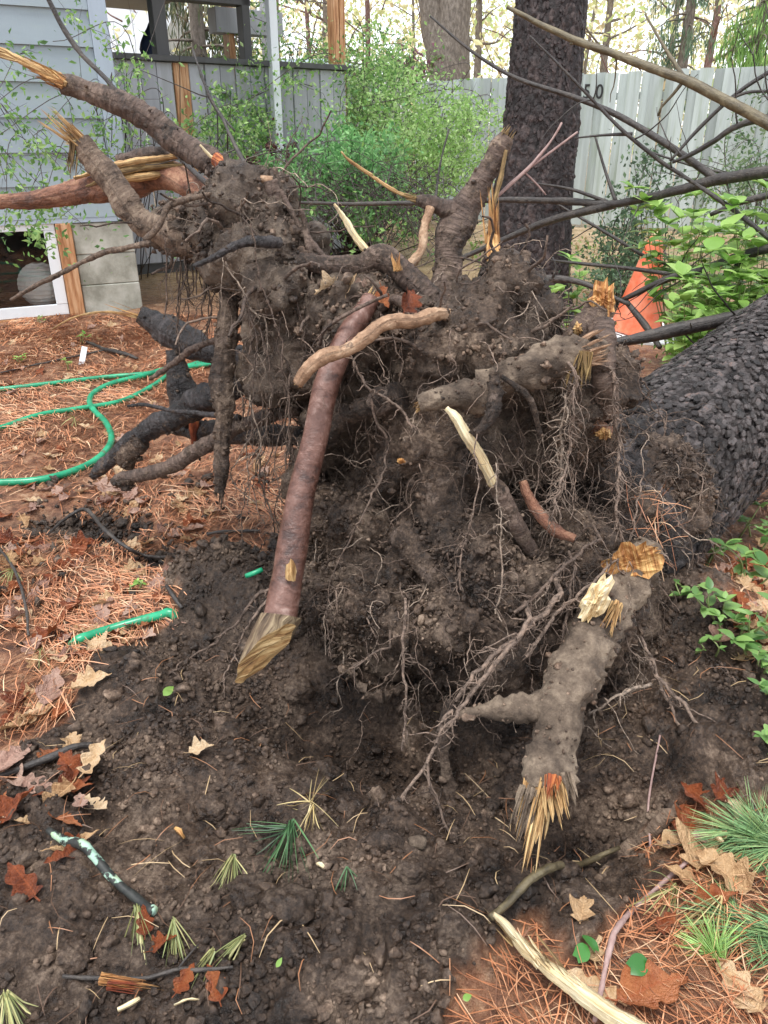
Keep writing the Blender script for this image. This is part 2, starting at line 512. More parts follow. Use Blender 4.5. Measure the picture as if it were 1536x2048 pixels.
def ground_i(a, b):
    """height of the finished ground sheet"""
    i = np.clip(np.searchsorted(gx, a)-1, 0, len(gx)-2); j = np.clip(np.searchsorted(gy, b)-1, 0, len(gy)-2)
    u = (a-gx[i])/(gx[i+1]-gx[i]); v = (b-gy[j])/(gy[j+1]-gy[j])
    return (ZG[j,i]*(1-u)+ZG[j,i+1]*u)*(1-v)+(ZG[j+1,i]*(1-u)+ZG[j+1,i+1]*u)*v

def graded(segs):
    out = []
    for a, b, s0, s1 in segs:
        n = max(1, int(2*(b-a)/(s0+s1))); t = (np.arange(n))/n
        w = s0*t + .5*(s1-s0)*t*t; out.append(a+(b-a)*w/(s0+.5*(s1-s0)))
    out.append([segs[-1][1]]); return np.concatenate(out)
gx = graded([(-250,-20,60,6),(-20,-4,5,.3),(-4,-1.15,.2,.012),(-1.15,1.35,.0062,.0062),(1.35,4,.012,.2),(4,20,.3,5),(20,250,6,60)])
gy = graded([(-40,-1,8,.3),(-1,.45,.2,.02),(.45,2.3,.005,.0085),(2.3,5,.011,.045),(5,16,.05,.4),(16,60,.5,6),(60,420,8,60)])
X, Y = np.meshgrid(gx, gy); x = X.ravel(); y = Y.ravel()
near = (x > -5) & (x < 5) & (y > 0) & (y < 8)
m = np.zeros(len(x)); z = np.zeros(len(x))
m[near] = soil_mask(x[near], y[near])
z[near] = ground_h(x[near], y[near], m[near])
ny, nx = X.shape; ZG = z.reshape(ny, nx)
ii = np.arange(ny*nx).reshape(ny, nx)
quads = np.stack([ii[:-1,:-1].ravel(), ii[:-1,1:].ravel(), ii[1:,1:].ravel(), ii[1:,:-1].ravel()], 1)
t = NT('ground'); v = t.coord('Object'); a = t.attr('Col')
sc, f2 = soil_nodes(t, v)
lit = t.ramp(t.noise(v, 16, 8, .75), [(.34, srgb(76,52,40)),(.44, srgb(122,82,60)),(.52, srgb(156,110,82)),(.6, srgb(184,142,110)),(.7, srgb(206,174,146))])
tc = t.n('ShaderNodeTexCoord'); sp = t.n('ShaderNodeSeparateXYZ'); t.l(tc.outputs['Object'], sp.inputs[0])
litf = t.ramp(t.noise(v, 3, 8, .75), [(.3, srgb(92,84,50)),(.45, srgb(150,124,88)),(.6, srgb(190,164,128)),(.75, srgb(206,186,156))])
farm = t.n('ShaderNodeMapRange'); farm.inputs[1].default_value = 5.5; farm.inputs[2].default_value = 7.5
t.l(sp.outputs[1], farm.inputs[0])
lit2 = t.mix(farm.outputs[0], lit, litf)
t.color(t.mix(a.outputs['Fac'], lit2, sc))
t.rough(t.ramp(t.noise(v, 14, 3), [(.4,(.26,)*3),(.62,(.68,)*3)]))
t.bump(t.noise(v, 70, 8, .7), .02, .9); t.bump(t.noise(v, 240, 4, .7), .006, .9)
MAT['ground'] = t.m
gme = new_mesh('ground', np.stack([x, y, z], 1), quads, True, None, np.repeat(m[:,None], 3, 1))
obj('ground', gme, MAT['ground'], kind='structure')

# ------------------------------------------------------------------ crumbs (vectorised little clods)
ICO = None
def ico(s):
    bm = bmesh.new(); bmesh.ops.create_icosphere(bm, subdivisions=s, radius=1)
    r = (np.array([v.co[:] for v in bm.verts]), np.array([[v.index for v in f.verts] for f in bm.faces])); bm.free()
    return r
def crumbs(name, pos, size, m, cols, **k):
    big = size > .0095
    V0,F0,C0 = crumb_set(pos[~big], size[~big], cols[~big], 1, .36); V1,F1,C1 = crumb_set(pos[big], size[big], cols[big], 2, .13)
    return new_mesh(name, np.concatenate([V0,V1]), np.concatenate([F0,F1+len(V0)]), True, None, np.concatenate([C0,C1]))
def crumb_set(pos, size, cols, sub, jit):
    v0, f0 = ico(sub); n = len(pos); nv = len(v0)
    V = v0[None]*(1+jit*rng.standard_normal((n,nv,1))).clip(.4,1.6)
    if sub > 1:
        q = (v0[None]*1.5+rng.uniform(0,90,(n,1,3))).reshape(-1,3); V = V*(1+.5*vnoise(q,3).reshape(n,nv,1)+.45*vnoise(q*2.3,4).reshape(n,nv,1))
    sq = rng.uniform(.55,1.15,(n,1,3)); V = V*sq
    ax = rng.standard_normal((n,3)); ax /= np.linalg.norm(ax,axis=1)[:,None]; an = rng.uniform(0,6.28,n)
    c_, s_ = np.cos(an)[:,None,None], np.sin(an)[:,None,None]
    A = ax[:,None,:]; V = V*c_ + np.cross(np.broadcast_to(A,V.shape),V)*s_ + A*(V*A).sum(2,keepdims=True)*(1-c_)
    V = V*size[:,None,None] + pos[:,None,:]
    F = (f0[None]+(np.arange(n)*nv)[:,None,None]).reshape(-1,3)
    return V.reshape(-1,3), F, np.repeat(cols, nv, 0)
def soil_cols(n, br=1.0):
    c = np.ones((n,3))*rng.uniform(.65,1.3,(n,1))*br
    return c
N = 15500
cx = rng.uniform(-1.1, 1.35, N*3); cy = .5+1.8*rng.power(1.0, N*3)
mk = soil_mask(cx, cy) > rng.uniform(.3,1.0,len(cx)); clump = fbm(np.stack([cx,cy,cx*0],1)*6, 3, 88) > rng.uniform(-.9,.5,len(cx))
cx, cy = cx[mk&clump][:N], cy[mk&clump][:N]
sz = np.exp(rng.normal(math.log(.0042), .48, len(cx))).clip(.002,.017)
cz = ground_i(cx, cy)+sz*.25
obj('soil_crumbs', crumbs('soil_crumbs', np.stack([cx,cy,cz],1), sz, None, soil_cols(len(cx))), MAT['crumb'],
    kind='stuff', label='loose crumbs of dark wet soil strewn over the torn ground', cat='soil')
# a few scattered crumbs thrown onto the litter at the left
n = 700
qx = rng.uniform(-1.3,-.1,n); qy = rng.uniform(1.5,2.7,n); sz = np.exp(rng.normal(math.log(.006),.5,n)).clip(.003,.022)
obj('soil_crumbs', crumbs('soil_crumbs_litter', np.stack([qx,qy,ground_i(qx,qy)+sz*.4],1), sz, None, soil_cols(n,.7)), MAT['crumb'],
    kind='stuff', label='small dark soil lumps thrown onto the orange pine needles', cat='soil')

for hi,(hx,hy,sx_,sy_) in enumerate(HW):  # lumps in the pits, tinted darker to stand in for shade there
    n = 420; qx = rng.normal(hx,sx_*.42,n); qy = rng.normal(hy,sy_*.42,n); sz = np.exp(rng.normal(math.log(.0065),.45,n)).clip(.003,.02)
    obj('soil_crumbs', crumbs('soil_crumbs_hole', np.stack([qx,qy,ground_i(qx,qy)+sz*.3],1), sz, None, soil_cols(n,.5)), MAT['crumb'],
        kind='stuff', label='soil lumps coloured dark as shade in '+['the large torn hole in the needles','the pit beside the large torn hole','the bare patch left of the soil mound','the narrow gap between the torn holes'][hi], cat='soil')
# ------------------------------------------------------------------ pine needle litter
def needle_mesh(name, px_, py_, pz_, ang, ln, wd, cols, curve=.25, rise=None):
    n = len(px_); S = 4
    t_ = np.linspace(-.5,.5,S)[None,:]
    bend = rng.normal(0,curve,n)[:,None]
    lx = t_*ln[:,None]; ly = bend*(t_**2-.08)*ln[:,None]
    ca, sa = np.cos(ang)[:,None], np.sin(ang)[:,None]
    X_ = px_[:,None]+lx*ca-ly*sa; Y_ = py_[:,None]+lx*sa+ly*ca
    Z_ = pz_[:,None]+(0 if rise is None else rise[:,None]*t_*ln[:,None]) + .004*np.cos(t_*6)
    ox, oy = -sa*wd[:,None]*.5, ca*wd[:,None]*.5
    taper = np.array([.5,1,1,.4])[None,:]
    A = np.stack([X_+ox*taper, Y_+oy*taper, Z_],2); B = np.stack([X_-ox*taper, Y_-oy*taper, Z_+wd[:,None]*.35],2)
    V = np.stack([A,B],2).reshape(n,-1,3)      # S*2 verts
    q = np.array([[2*i,2*i+1,2*i+3,2*i+2] for i in range(S-1)])
    F = (q[None]+(np.arange(n)*2*S)[:,None,None]).reshape(-1,4)
    return new_mesh(name, V.reshape(-1,3), F, True, None, np.repeat(cols, 2*S, 0))
MAT['needle'] = mk_col('needle', .5)
NC = np.array([srgb(186,124,86), srgb(206,150,112), srgb(160,102,70), srgb(216,178,142), srgb(120,82,60)])
def litter_needles(n, x0, x1, y0, y1, dens=1.0, wd=.0017, seed=0):
    a = rng.uniform(x0,x1,n); u = rng.uniform(0,1,n); b = y0+(y1-y0)*u**1.5
    mk = soil_mask(a,b)
    cl = fbm(np.stack([a,b,a*0],1)*3.2, 3, 120+seed)
    keep = (mk < rng.uniform(.25,.75,n)) & (cl > rng.uniform(-1.1,.35,n))
    a, b = a[keep], b[keep]; n = len(a)
    sw = 1.4*fbm(np.stack([a,b,a*0],1)*2.4, 2, 140)+.3
    ang = sw*1.8 + rng.normal(0,.75,n)
    z_ = ground_i(a,b)+rng.uniform(.002,.016,n)
    dist = np.hypot(a,b)
    w_ = wd*(1+.28*np.clip(dist-1.5,0,6))*rng.uniform(.8,1.3,n)
    cols = NC[rng.choice(5,n,p=[.33,.25,.2,.12,.1])]*rng.uniform(.75,1.2,(n,1))
    return needle_mesh('pine_needles', a, b, z_, ang, rng.uniform(.06,.11,n), w_, cols, .35, rng.normal(0,.12,n))
obj('pine_needle_litter', litter_needles(52000,-2.6,.1,1.05,5.6), MAT['needle'], kind='stuff',
    label='carpet of fallen orange pine needles on the left side of the yard', cat='pine needles')
obj('pine_needle_litter', litter_needles(15000,.05,1.5,.55,3.4, seed=4), MAT['needle'], kind='stuff',
    label='fallen orange pine needles around the lower right corner and trunk', cat='pine needles')
# sparse needles lying on the bare soil
n = 420
a = rng.uniform(-.9,.8,n); b = rng.uniform(.65,1.5,n); ln = rng.uniform(.03,.1,n)
obj('pine_needle_litter', needle_mesh('soil_needles', a, b, ground_i(a,b)+.008, rng.uniform(0,6.3,n), ln, rng.uniform(.001,.0018,n),
    np.array([srgb(150,104,72),srgb(176,150,112),srgb(96,72,56)])[rng.choice(3,n)], .5, rng.normal(0,.15,n)), MAT['needle'], kind='stuff',
    label='single brown needles and root threads scattered on the bare soil', cat='pine needles')

# ------------------------------------------------------------------ oak leaves
def oak_leaf(length=.13, lobes=3, curl=.5, wid=.34, seed=0):
    r = random.Random(seed); n = 27; V = []; F = []
    ph = r.uniform(-.2,.2); bend = r.uniform(-.5,.5)
    for i in range(n):
        t = i/(n-1)
        env = (math.sin(math.pi*min(1,t*1.02)**.85)**.75)*wid
        lob = .45+.55*abs(math.sin(math.pi*(t*(lobes+.5)+ph)))**.9
        w = max(.012, env*lob)
        if t < .16: w = .014
        cx_ = bend*.12*math.sin(t*2.5)
        zc = curl*.35*(t-.5)**2 + .012*r.uniform(-1,1) + .04*math.sin(t*7+seed)
        sl = curl*(w**1.2)*(.9+.6*math.sin(t*9+seed)); sr = curl*(w**1.2)*(.9+.6*math.sin(t*8+seed*2))
        sw_ = .12*(1 if i%2 else 0)*w
        V += [(t-.5, cx_+w, zc+sl), (t-.5, cx_+w*.5, zc+sl*.3), (t-.5, cx_, zc-.01), (t-.5, cx_-w*.5, zc+sr*.3), (t-.5, cx_-w, zc+sr)]
        if i:
            for k in range(4): F.append([5*(i-1)+k, 5*(i-1)+k+1, 5*i+k+1, 5*i+k])
    V = np.array(V)*length
    return V, F
def mk_oak(name, stops, rough=.5):
    t = NT(name); oi = t.n('ShaderNodeObjectInfo'); v = t.coord('Object')
    g = t.noise(v, 5, 6, .75)
    k = t.math('ADD', t.math('MULTIPLY', oi.outputs['Random'], .45), t.math('MULTIPLY', t.math('SUBTRACT', g, .25), 1.1))
    c = t.ramp(k, stops)
    sp = t.n('ShaderNodeSeparateXYZ'); t.l(v, sp.inputs[0]); ay = t.math('ABSOLUTE', sp.outputs[1])
    mid = t.math('LESS_THAN', ay, .012)
    vein = t.math('LESS_THAN', t.math('FRACT', t.math('MULTIPLY', t.math('SUBTRACT', sp.outputs[0], t.math('MULTIPLY', ay, .8)), 7.0)), .07)
    c = t.mix(t.math('MULTIPLY', t.math('MAXIMUM', mid, vein), .45), c, tuple(min(1,x*1.5) for x in stops[1][1]))
    t.color(c); t.rough(rough); t.bump(t.noise(v, 14, 4), .05, .6); t.translucent(c, .15)
    return t.m
MAT['oak_tan'] = mk_oak('oak_tan', [(.2, srgb(150,112,76)),(.5, srgb(200,164,122)),(.85, srgb(230,206,172))])
MAT['oak_rust'] = mk_oak('oak_rust', [(.2, srgb(92,44,26)),(.5, srgb(140,74,42)),(.8, srgb(176,112,72))], .35)
MAT['oak_pink'] = mk_oak('oak_pink', [(.2, srgb(132,98,86)),(.5, srgb(172,136,120)),(.8, srgb(200,170,152))], .4)
LEAFM = {}
for nm in ('oak_tan','oak_rust','oak_pink'):
    LEAFM[nm] = []
    for k in range(5):
        V, F = oak_leaf(1.0, 3+k%2, .35+.17*k, .22+.022*k, k*7+len(nm))
        me = new_mesh('oak_leaf_'+nm, V, F, True); me.materials.append(MAT[nm]); LEAFM[nm].append(me)
def place_leaf(px, py, size_px, mat, rot, label, k=0, tilt=(0,0), group=None, lift=.012, name='oak_leaf', p=None):
    p = G(px, py) if p is None else p
    o = obj(name, LEAFM[mat][k%5])
    s = size_px/FPX*depth_of(p)
    zz = GH(p.x, p.y) if p.z < .3 else p.z
    o.location = (p.x, p.y, max(p.z, zz)+lift); o.scale = (s, s, s); o.rotation_euler = (tilt[0], tilt[1], rot)
    o['label'] = label; o['category'] = 'leaf'
    if group: o['group'] = group
    return o
PROM = [
 (190,1640,105,'oak_tan',-.6,'pale tan oak leaf with long stem on soil above the lichen stick',1),
 (190,1535,90,'oak_tan',1.2,'tan curled oak leaf on dark soil right of the dark stick',2),
 (180,1385,95,'oak_tan',.4,'tan oak leaf arched at the upper edge of the dark soil',3),
 (150,1720,110,'oak_tan',.5,'broad tan oak leaf under the lichen covered stick',0),
 (60,1790,130,'oak_rust',2.4,'wet rusty brown oak leaf at the left edge, mottled',0),
 (35,1650,110,'oak_rust',1.0,'rusty oak leaf at the left edge above the lichen stick',3),
 (20,1540,130,'oak_pink',1.3,'pale pinkish oak leaf at the left edge beside the dark stick',1),
 (150,1590,80,'oak_rust',.2,'dark rust leaf half buried below the curled tan leaf',2),
 (175,1650,70,'oak_pink',2.0,'small reddish leaf touching the pale tan oak leaf',0),
 (400,1510,60,'oak_tan',.3,'small brown leaf scrap in the middle of the dark soil',4),
 (100,1390,100,'oak_pink',1.6,'bleached pink oak leaf among needles above the soil edge',2),
 (290,1870,75,'oak_rust',1.9,'small rust leaf behind the straw coloured needle tufts',1),
 (325,1905,70,'oak_rust',.4,'small red leaf between the two upright needle tufts',3),
 (1405,1720,170,'oak_tan',1.0,'large tan oak leaf leaning over the hole at right',4),
 (1450,1760,140,'oak_tan',2.3,'tan oak leaf with a white spot beside the pine bough',3),
 (1380,1660,120,'oak_rust',.9,'shiny rust oak leaf on top of the leaf heap by the hole',4),
 (1400,1620,110,'oak_rust',2.2,'dark curled rust leaf at the top of the leaf heap',3),
 (1420,1810,110,'oak_rust',.1,'brown leaf below the large tan leaf near the pine bough',2),
 (1180,1900,110,'oak_tan',1.5,'narrow orange tan leaf behind the heart shaped leaves',1),
 (1290,1990,190,'oak_rust',.3,'large rust oak leaf at the bottom edge right of the split wood',2),
 (1180,1990,140,'oak_tan',2.7,'brown oak leaf beneath the pale split wood',0),
 (1330,1860,80,'oak_rust',.7,'small rust leaf piece right of the heart shaped leaves',0),
 (1480,1990,150,'oak_tan',1.9,'tan leaf under the green pine bough in the corner',1),
 (1160,1850,90,'oak_tan',1.2,'orange leaf scrap among needles by the bent stick',4),
 (430,2000,90,'oak_rust',2.1,'dull brown leaf at the bottom left of the orange wood chip',1),
 (370,1985,70,'oak_rust',1.1,'brown leaf scrap right of the orange wood chip',2),
 (1440,1260,120,'oak_pink',1.0,'pink brown leaf below the fallen trunk at right',1),
 (1500,1330,110,'oak_tan',.4,'tan leaf among green seedlings below the fallen trunk',2),
]
PROM += [(1350,1700,120,'oak_tan',.3,'curled tan leaf at the left rim of the leaf heap by the hole',2),(1430,1690,130,'oak_pink',2.9,'pale brown leaf in the middle of the leaf heap by the hole',0),
 (1470,1650,110,'oak_tan',1.7,'tan leaf at the upper right of the leaf heap',3),(1380,1770,110,'oak_tan',2.5,'tan leaf hanging into the hole at lower right',1),(1450,1600,90,'oak_rust',.6,'rust leaf scrap above the leaf heap',4)]
for i,(a,b,s,m_,r_,lb,k) in enumerate(PROM):
    place_leaf(a,b,s,m_,r_,lb,k,(random.uniform(-.35,.35),random.uniform(-.35,.35)))
# the leaf litter at the left: individually placed leaves that the photo does not tell apart
cnt = 0
for i in range(900):
    if cnt >= 250: break
    px, py = random.uniform(0,560), 640+700*random.random()**.8
    if px > 420 and py > 1050: continue
    g = G(px,py)
    if soil_mask(np.array([g.x]),np.array([g.y]))[0] > .4: continue
    mt = random.choices(['oak_tan','oak_rust','oak_pink'],[.42,.22,.36])[0]
    zone = ('between the window and the hose' if py < 745 else 'among the upper runs of the garden hose' if py < 860 else
            'inside the bend of the garden hose' if py < 960 and px < 210 else 'under the hanging dark roots at left' if py < 1010 else
            'beside the small soil holes' if py < 1130 else 'above the short lower hose piece' if px > 150 else 'at the left edge beside the dark soil')
    lab = {'oak_tan':'tan oak leaf lying ','oak_rust':'rusty brown oak leaf lying ','oak_pink':'pale pinkish brown oak leaf lying '}[mt]+zone
    sz = random.uniform(.055,.11)*FPX/depth_of(g)
    place_leaf(px,py,sz,mt,random.uniform(0,6.3),lab,random.randrange(5),(random.uniform(-.4,.4),random.uniform(-.4,.4)),'fallen oak leaves in the needle litter',.004)
    cnt += 1
for i in range(26):
    px, py = random.uniform(0,150), random.uniform(1380,1760)
    place_leaf(px,py,random.uniform(45,100),random.choice(['oak_tan','oak_rust','oak_pink','oak_rust']),random.uniform(0,6.3),'crumpled dead leaf scrap strewn on the soil along the left edge',random.randrange(5),(random.uniform(-.5,.5),random.uniform(-.5,.5)),'leaf scraps along the left edge',.003)
cnt = 0
for i in range(400):
    if cnt >= 60: break
    px, py = random.uniform(1330,1560), random.uniform(1080,1480)
    if py < 1180 + (1400-px)*.9: continue
    g = G(px,py)
    if soil_mask(np.array([g.x]),np.array([g.y]))[0] > .5: continue
    mt = random.choices(['oak_tan','oak_rust','oak_pink'],[.4,.3,.3])[0]
    sz = random.uniform(.05,.11)*FPX/depth_of(g)
    place_leaf(px,py,sz,mt,random.uniform(0,6.3),{'oak_tan':'fallen tan leaf','oak_rust':'fallen rusty leaf','oak_pink':'fallen dull brown leaf'}[mt]+' under the green seedlings right of the root plate',random.randrange(5),(random.uniform(-.4,.4),random.uniform(-.4,.4)),'fallen leaves under the seedlings')
    cnt += 1
# ------------------------------------------------------------------ UPROOTED TREE
TA = P(1290,965,2.1); TB = P(1536,760,2.6)
tdir = (TB-TA).normalized()
TREE = thing('uprooted_tree', 'uprooted pine with its torn root plate tipped up and trunk lying to the right', 'tree', (TA.x-.35, TA.y-.3, 0))

# --- root plate soil: blobs -> voxel remesh -> displaced
BLOBS = [(470,465,2.0,.085),(410,455,2.03,.068),(530,535,1.95,.10),(360,450,2.06,.048),(560,620,1.9,.11),(600,720,1.88,.11),(505,420,2.0,.07),
 (680,660,1.9,.12),(760,720,1.85,.15),(860,720,1.8,.14),(950,660,1.8,.115),(1000,610,1.82,.085),(1060,670,1.8,.10),(1140,730,1.8,.095),(1200,760,1.8,.06),
 (720,860,1.79,.12),(800,920,1.74,.17),(920,900,1.71,.17),(1040,860,1.73,.15),(650,920,1.8,.08),(1130,880,1.82,.13),(1190,960,1.85,.12),(1290,900,1.95,.075),
 (730,1050,1.69,.12),(830,1100,1.63,.17),(950,1110,1.59,.17),(1080,1090,1.65,.15),(1180,1100,1.75,.14),(1250,1050,1.85,.10),(890,830,1.7,.10),(1010,730,1.7,.085),
 (700,1210,1.57,.12),(790,1235,1.47,.135),(900,1245,1.43,.14),(1020,1245,1.43,.15),(1130,1230,1.5,.14),(1230,1250,1.68,.14),(1310,1270,1.8,.13),(1390,1330,1.85,.12),
 (640,1270,1.66,.09),(640,800,1.92,.08),(1260,1330,1.62,.12),(1340,1420,1.6,.10),(880,1000,1.62,.09),(890,1100,1.58,.08)]
bm = bmesh.new()
for i,(a,b,c,r) in enumerate(BLOBS):
    p = P(a,b,c)
    M = Matrix.Translation(p) @ Matrix.Rotation(i*1.7,4,'Z') @ Matrix.Rotation(i*.9,4,'X') @ Matrix.Diagonal((1.1,.92,1.0,1))
    bmesh.ops.create_icosphere(bm, subdivisions=3, radius=r, matrix=M)
# body connecting plate to trunk
bmesh.ops.create_icosphere(bm, subdivisions=3, radius=.27, matrix=Matrix.Translation(TA - tdir*.22))
tmp = bpy.data.meshes.new('tmp'); bm.to_mesh(tmp); bm.free()
to = bpy.data.objects.new('tmp', tmp); C.objects.link(to)
md = to.modifiers.new('r', 'REMESH'); md.mode = 'VOXEL'; md.voxel_size = .008; md.adaptivity = 0
bpy.context.view_layer.update()
dg = bpy.context.evaluated_depsgraph_get()
em = bpy.data.meshes.new_from_object(to.evaluated_get(dg))
nv = len(em.vertices); co = np.empty(nv*3, np.float32); em.vertices.foreach_get('co', co); co = co.reshape(-1,3).astype(float)
nf = len(em.polygons); lt = np.empty(nf, np.int32); em.polygons.foreach_get('loop_total', lt)
li = np.empty(len(em.loops), np.int32); em.loops.foreach_get('vertex_index', li)
assert (lt == 4).all()
quad = li.reshape(-1,4)
bpy.data.objects.remove(to); bpy.data.meshes.remove(tmp); bpy.data.meshes.remove(em)
# smooth a little so blobs melt into each other
for _ in range(10):
    acc = np.zeros_like(co); ct = np.zeros(nv)
    for k in range(4):
        np.add.at(acc, quad[:,k], co[quad[:,(k+1)%4]]+co[quad[:,k-1]]); np.add.at(ct, quad[:,k], 2)
    co = .4*co + .6*acc/ct[:,None]
def normals(co, q):
    fn = np.cross(co[q[:,2]]-co[q[:,0]], co[q[:,3]]-co[q[:,1]]); n = np.zeros_like(co)
    for k in range(4): np.add.at(n, q[:,k], fn)
    return n/(np.linalg.norm(n,axis=1)[:,None]+1e-12)
nr = normals(co, quad)
co = co + nr*(.055*fbm(co*6.5, 3, 300)+.0)[:,None]
w1, i1 = worley(co*13, 50)
co = co + nr*(.034*(i1-.4)*np.clip(1.15-w1,0,1))[:,None]
# cavities torn out of the plate face
for a,b,c,r,dp in [(720,880,1.7,.05,.16),(690,950,1.7,.045,.12),(760,745,1.68,.05,.10),(1060,840,1.62,.05,.15),(1040,960,1.6,.05,.10),(1050,1060,1.55,.05,.10),
                   (780,1000,1.6,.04,.08),(960,1020,1.55,.03,.08),(720,1390,1.5,.08,.24),(850,1370,1.4,.05,.14),(1200,1420,1.45,.08,.18),(940,1340,1.4,.04,.06),(650,1130,1.6,.05,.1),(830,1200,1.48,.03,.06)]:
    rv = ray(a,b).normalized(); q = co-np.array(CO); tt = q@np.array(rv); dd = np.linalg.norm(q-tt[:,None]*np.array(rv)[None],axis=1)
    co = co + np.array(rv)[None]*(dp*np.exp(-.5*(dd/r)**2)*(nr@np.array(rv) < .1))[:,None]
nr = normals(co, quad)
cw = co + .01*np.stack([vnoise(co*30,401),vnoise(co*30,402),vnoise(co*30,403)],1)
w2, i2 = worley(cw*30, 60); w3, i3 = worley(cw*62, 66)
patch = np.clip(.5+1.2*fbm(co*5, 2, 310), 0, 1)
co = co + nr*(1.3*(.018*(.2+i2)*np.clip(1-w2,0,1) + .013*(.2+i3)*np.clip(1-w3,0,1))*(.35+.65*patch) + .011*fbm(co*34,4,320,.6))[:,None]
nr = normals(co, quad)
clayf = np.clip(.4+1.6*fbm(co*3.2, 3, 330)+1.3*(co[:,2]-.75)+.0, 0, 1)*.8
t = NT('root_soil'); v = t.coord('Object'); at = t.attr('Col')
sc, f2 = soil_nodes(t, v)
cl = t.ramp(t.noise(v, 20, 6, .7), [(.38, srgb(68,56,47)),(.5, srgb(106,91,78)),(.62, srgb(144,127,110))])
t.color(t.mix(at.outputs['Fac'], sc, cl))
t.rough(t.ramp(t.noise(v, 14, 3), [(.4,(.27,)*3),(.62,(.7,)*3)]))
t.bump(t.noise(v, 65, 8, .7), .02, .9); t.bump(t.noise(v, 230, 4, .7), .006, .9)
MAT['root_soil'] = t.m
mass = part('root_soil', new_mesh('root_soil', co, quad, True, None, np.repeat(clayf[:,None],3,1)), MAT['root_soil'], TREE,
            label='mass of dark crumbly soil packed between the torn roots')
# crumbs stuck on the plate
tocam = np.array(CO)[None]-co; tocam /= np.linalg.norm(tocam,axis=1)[:,None]
facing = np.where(((nr*tocam).sum(1) > -.15))[0]
wt = (patch[facing]+.04)**2; sel = rng.choice(facing, 12500, p=wt/wt.sum())
sz = np.exp(rng.normal(math.log(.0042), .42, len(sel))).clip(.002,.012)
crk = clayf[sel][:,None]; cc = soil_cols(len(sel))*(1+.6*crk)
o = part('soil_crumbs', crumbs('root_crumbs', co[sel]+nr[sel]*(sz*.05)[:,None]+rng.normal(0,.004,(len(sel),3)), sz, None, cc), MAT['crumb'], TREE, kind='stuff')

# --- trunk with bark plates
TL = 7.0
T0 = TA - tdir*.30
def trunk_mesh(name, p0, d, L, r0, r1, flare=.25, sides=40, seed=0, step=.05):
    n = int(L/step); pts = [p0+d*(L*i/n) for i in range(n+1)]
    rad = [ (r0+(r1-r0)*i/n)*(1+flare*math.exp(-i*step/.22)) for i in range(n+1)]
    V, F, U = tube([tuple(p) for p in pts], rad, sides, step, .012, 6, seed)
    return new_mesh(name, V, F, True, U)
t = NT('bark_furrow'); uv = t.coord('Object')
t.color(t.ramp(t.noise(uv, 30, 5, .7), [(.3, srgb(26,22,24)),(.6, srgb(52,45,46)),(.8, srgb(84,70,68))])); t.rough(.6)
t.bump(t.noise(uv, 60, 6, .7), .012, .9); MAT['bark_furrow'] = t.m
t = NT('bark_plate'); uv = t.coord('Object'); oi = t.n('ShaderNodeObjectInfo'); at = t.attr('Col')
k = t.math('ADD', t.math('MULTIPLY', t.noise(uv, 40, 7, .75), .8), t.math('MULTIPLY', at.outputs['Fac'], .28))
t.color(t.ramp(k, [(.36, srgb(24,20,19)),(.48, srgb(48,42,40)),(.58, srgb(72,65,63)),(.68, srgb(104,97,96)),(.8, srgb(124,100,90))]))
t.rough(t.ramp(t.noise(uv, 20, 3), [(.38,(.22,)*3),(.6,(.55,)*3)])); t.bump(t.noise(uv, 75, 7, .75), .014, 1.0); MAT['bark_plate'] = t.m
t = NT('pine_plate'); uv = t.coord('Object'); at = t.attr('Col')
k = t.math('ADD', t.math('MULTIPLY', t.noise(uv, 30, 7, .75), .8), t.math('MULTIPLY', at.outputs['Fac'], .25))
t.color(t.ramp(k, [(.36, srgb(24,19,19)),(.5, srgb(42,34,34)),(.62, srgb(62,51,50)),(.76, srgb(92,78,74))])); t.rough(.6); t.bump(t.noise(uv, 90, 5, .7), .01, .9); MAT['pine_plate'] = t.m
def bark_relief(V, cen, ax, seed, ca, cc, amp):
    """scaly bark: irregular plates, longer along the trunk, split by furrows. returns displaced V and plate ids"""
    ax = np.array(ax); al = V@ax; lat = V-al[:,None]*ax
    q = np.concatenate([lat*cc, (al*ca)[:,None]],1); q = q[:,:3]+q[:,3:]*ax[None] if True else q
    q = q+.4*np.stack([vnoise(V*28,seed+k) for k in range(3)],1)
    f1,f2,cid = worley2(q, seed); e = np.clip((f2-f1)*8,0,1)
    g1,g2,gid = worley2(q*.33+3.3, seed+8); fur = np.clip((g2-g1)*4.5,0,1)
    h = amp*(e*(.45+.55*cid)*(.6+.4*fur) - .55*(1-fur)**2) + amp*.22*fbm(V*80,3,seed+20)
    n = V-cen; n /= np.linalg.norm(n,axis=1)[:,None]+1e-9
    tilt = amp*.45*vnoise(q*np.array([1.3,1.3,1.3]),seed+40)
    return V+n*(h+tilt*e)[:,None], cid
def bark_trunk(name, pts, rad, step, sides, seed, ca, cc, amp):
    V,F,U = tube(pts, rad, sides, step, .012, 6, seed)
    p,_ = resample(pts, rad, step); cen = np.repeat(p, sides, axis=0); ax = (Vector(pts[-1])-Vector(pts[0])).normalized()
    V,cid = bark_relief(V, cen, ax, seed, ca, cc, amp)
    return new_mesh(name, V, F, True, U, np.repeat(cid[:,None],3,1))
npt = 60
tp = [tuple(T0+tdir*(1.75*i/npt)) for i in range(npt+1)]; tr_ = [(.245-.0064*(1.75*i/npt))*(1+.12*math.exp(-(1.75*i/npt)/.22)) for i in range(npt+1)]
trunk = part('trunk', bark_trunk('trunk', tp, tr_, .0058, 240, 4, 15, 52, .0095), MAT['bark_plate'], TREE,
             label='dark wet trunk with scaly bark lying to the right')
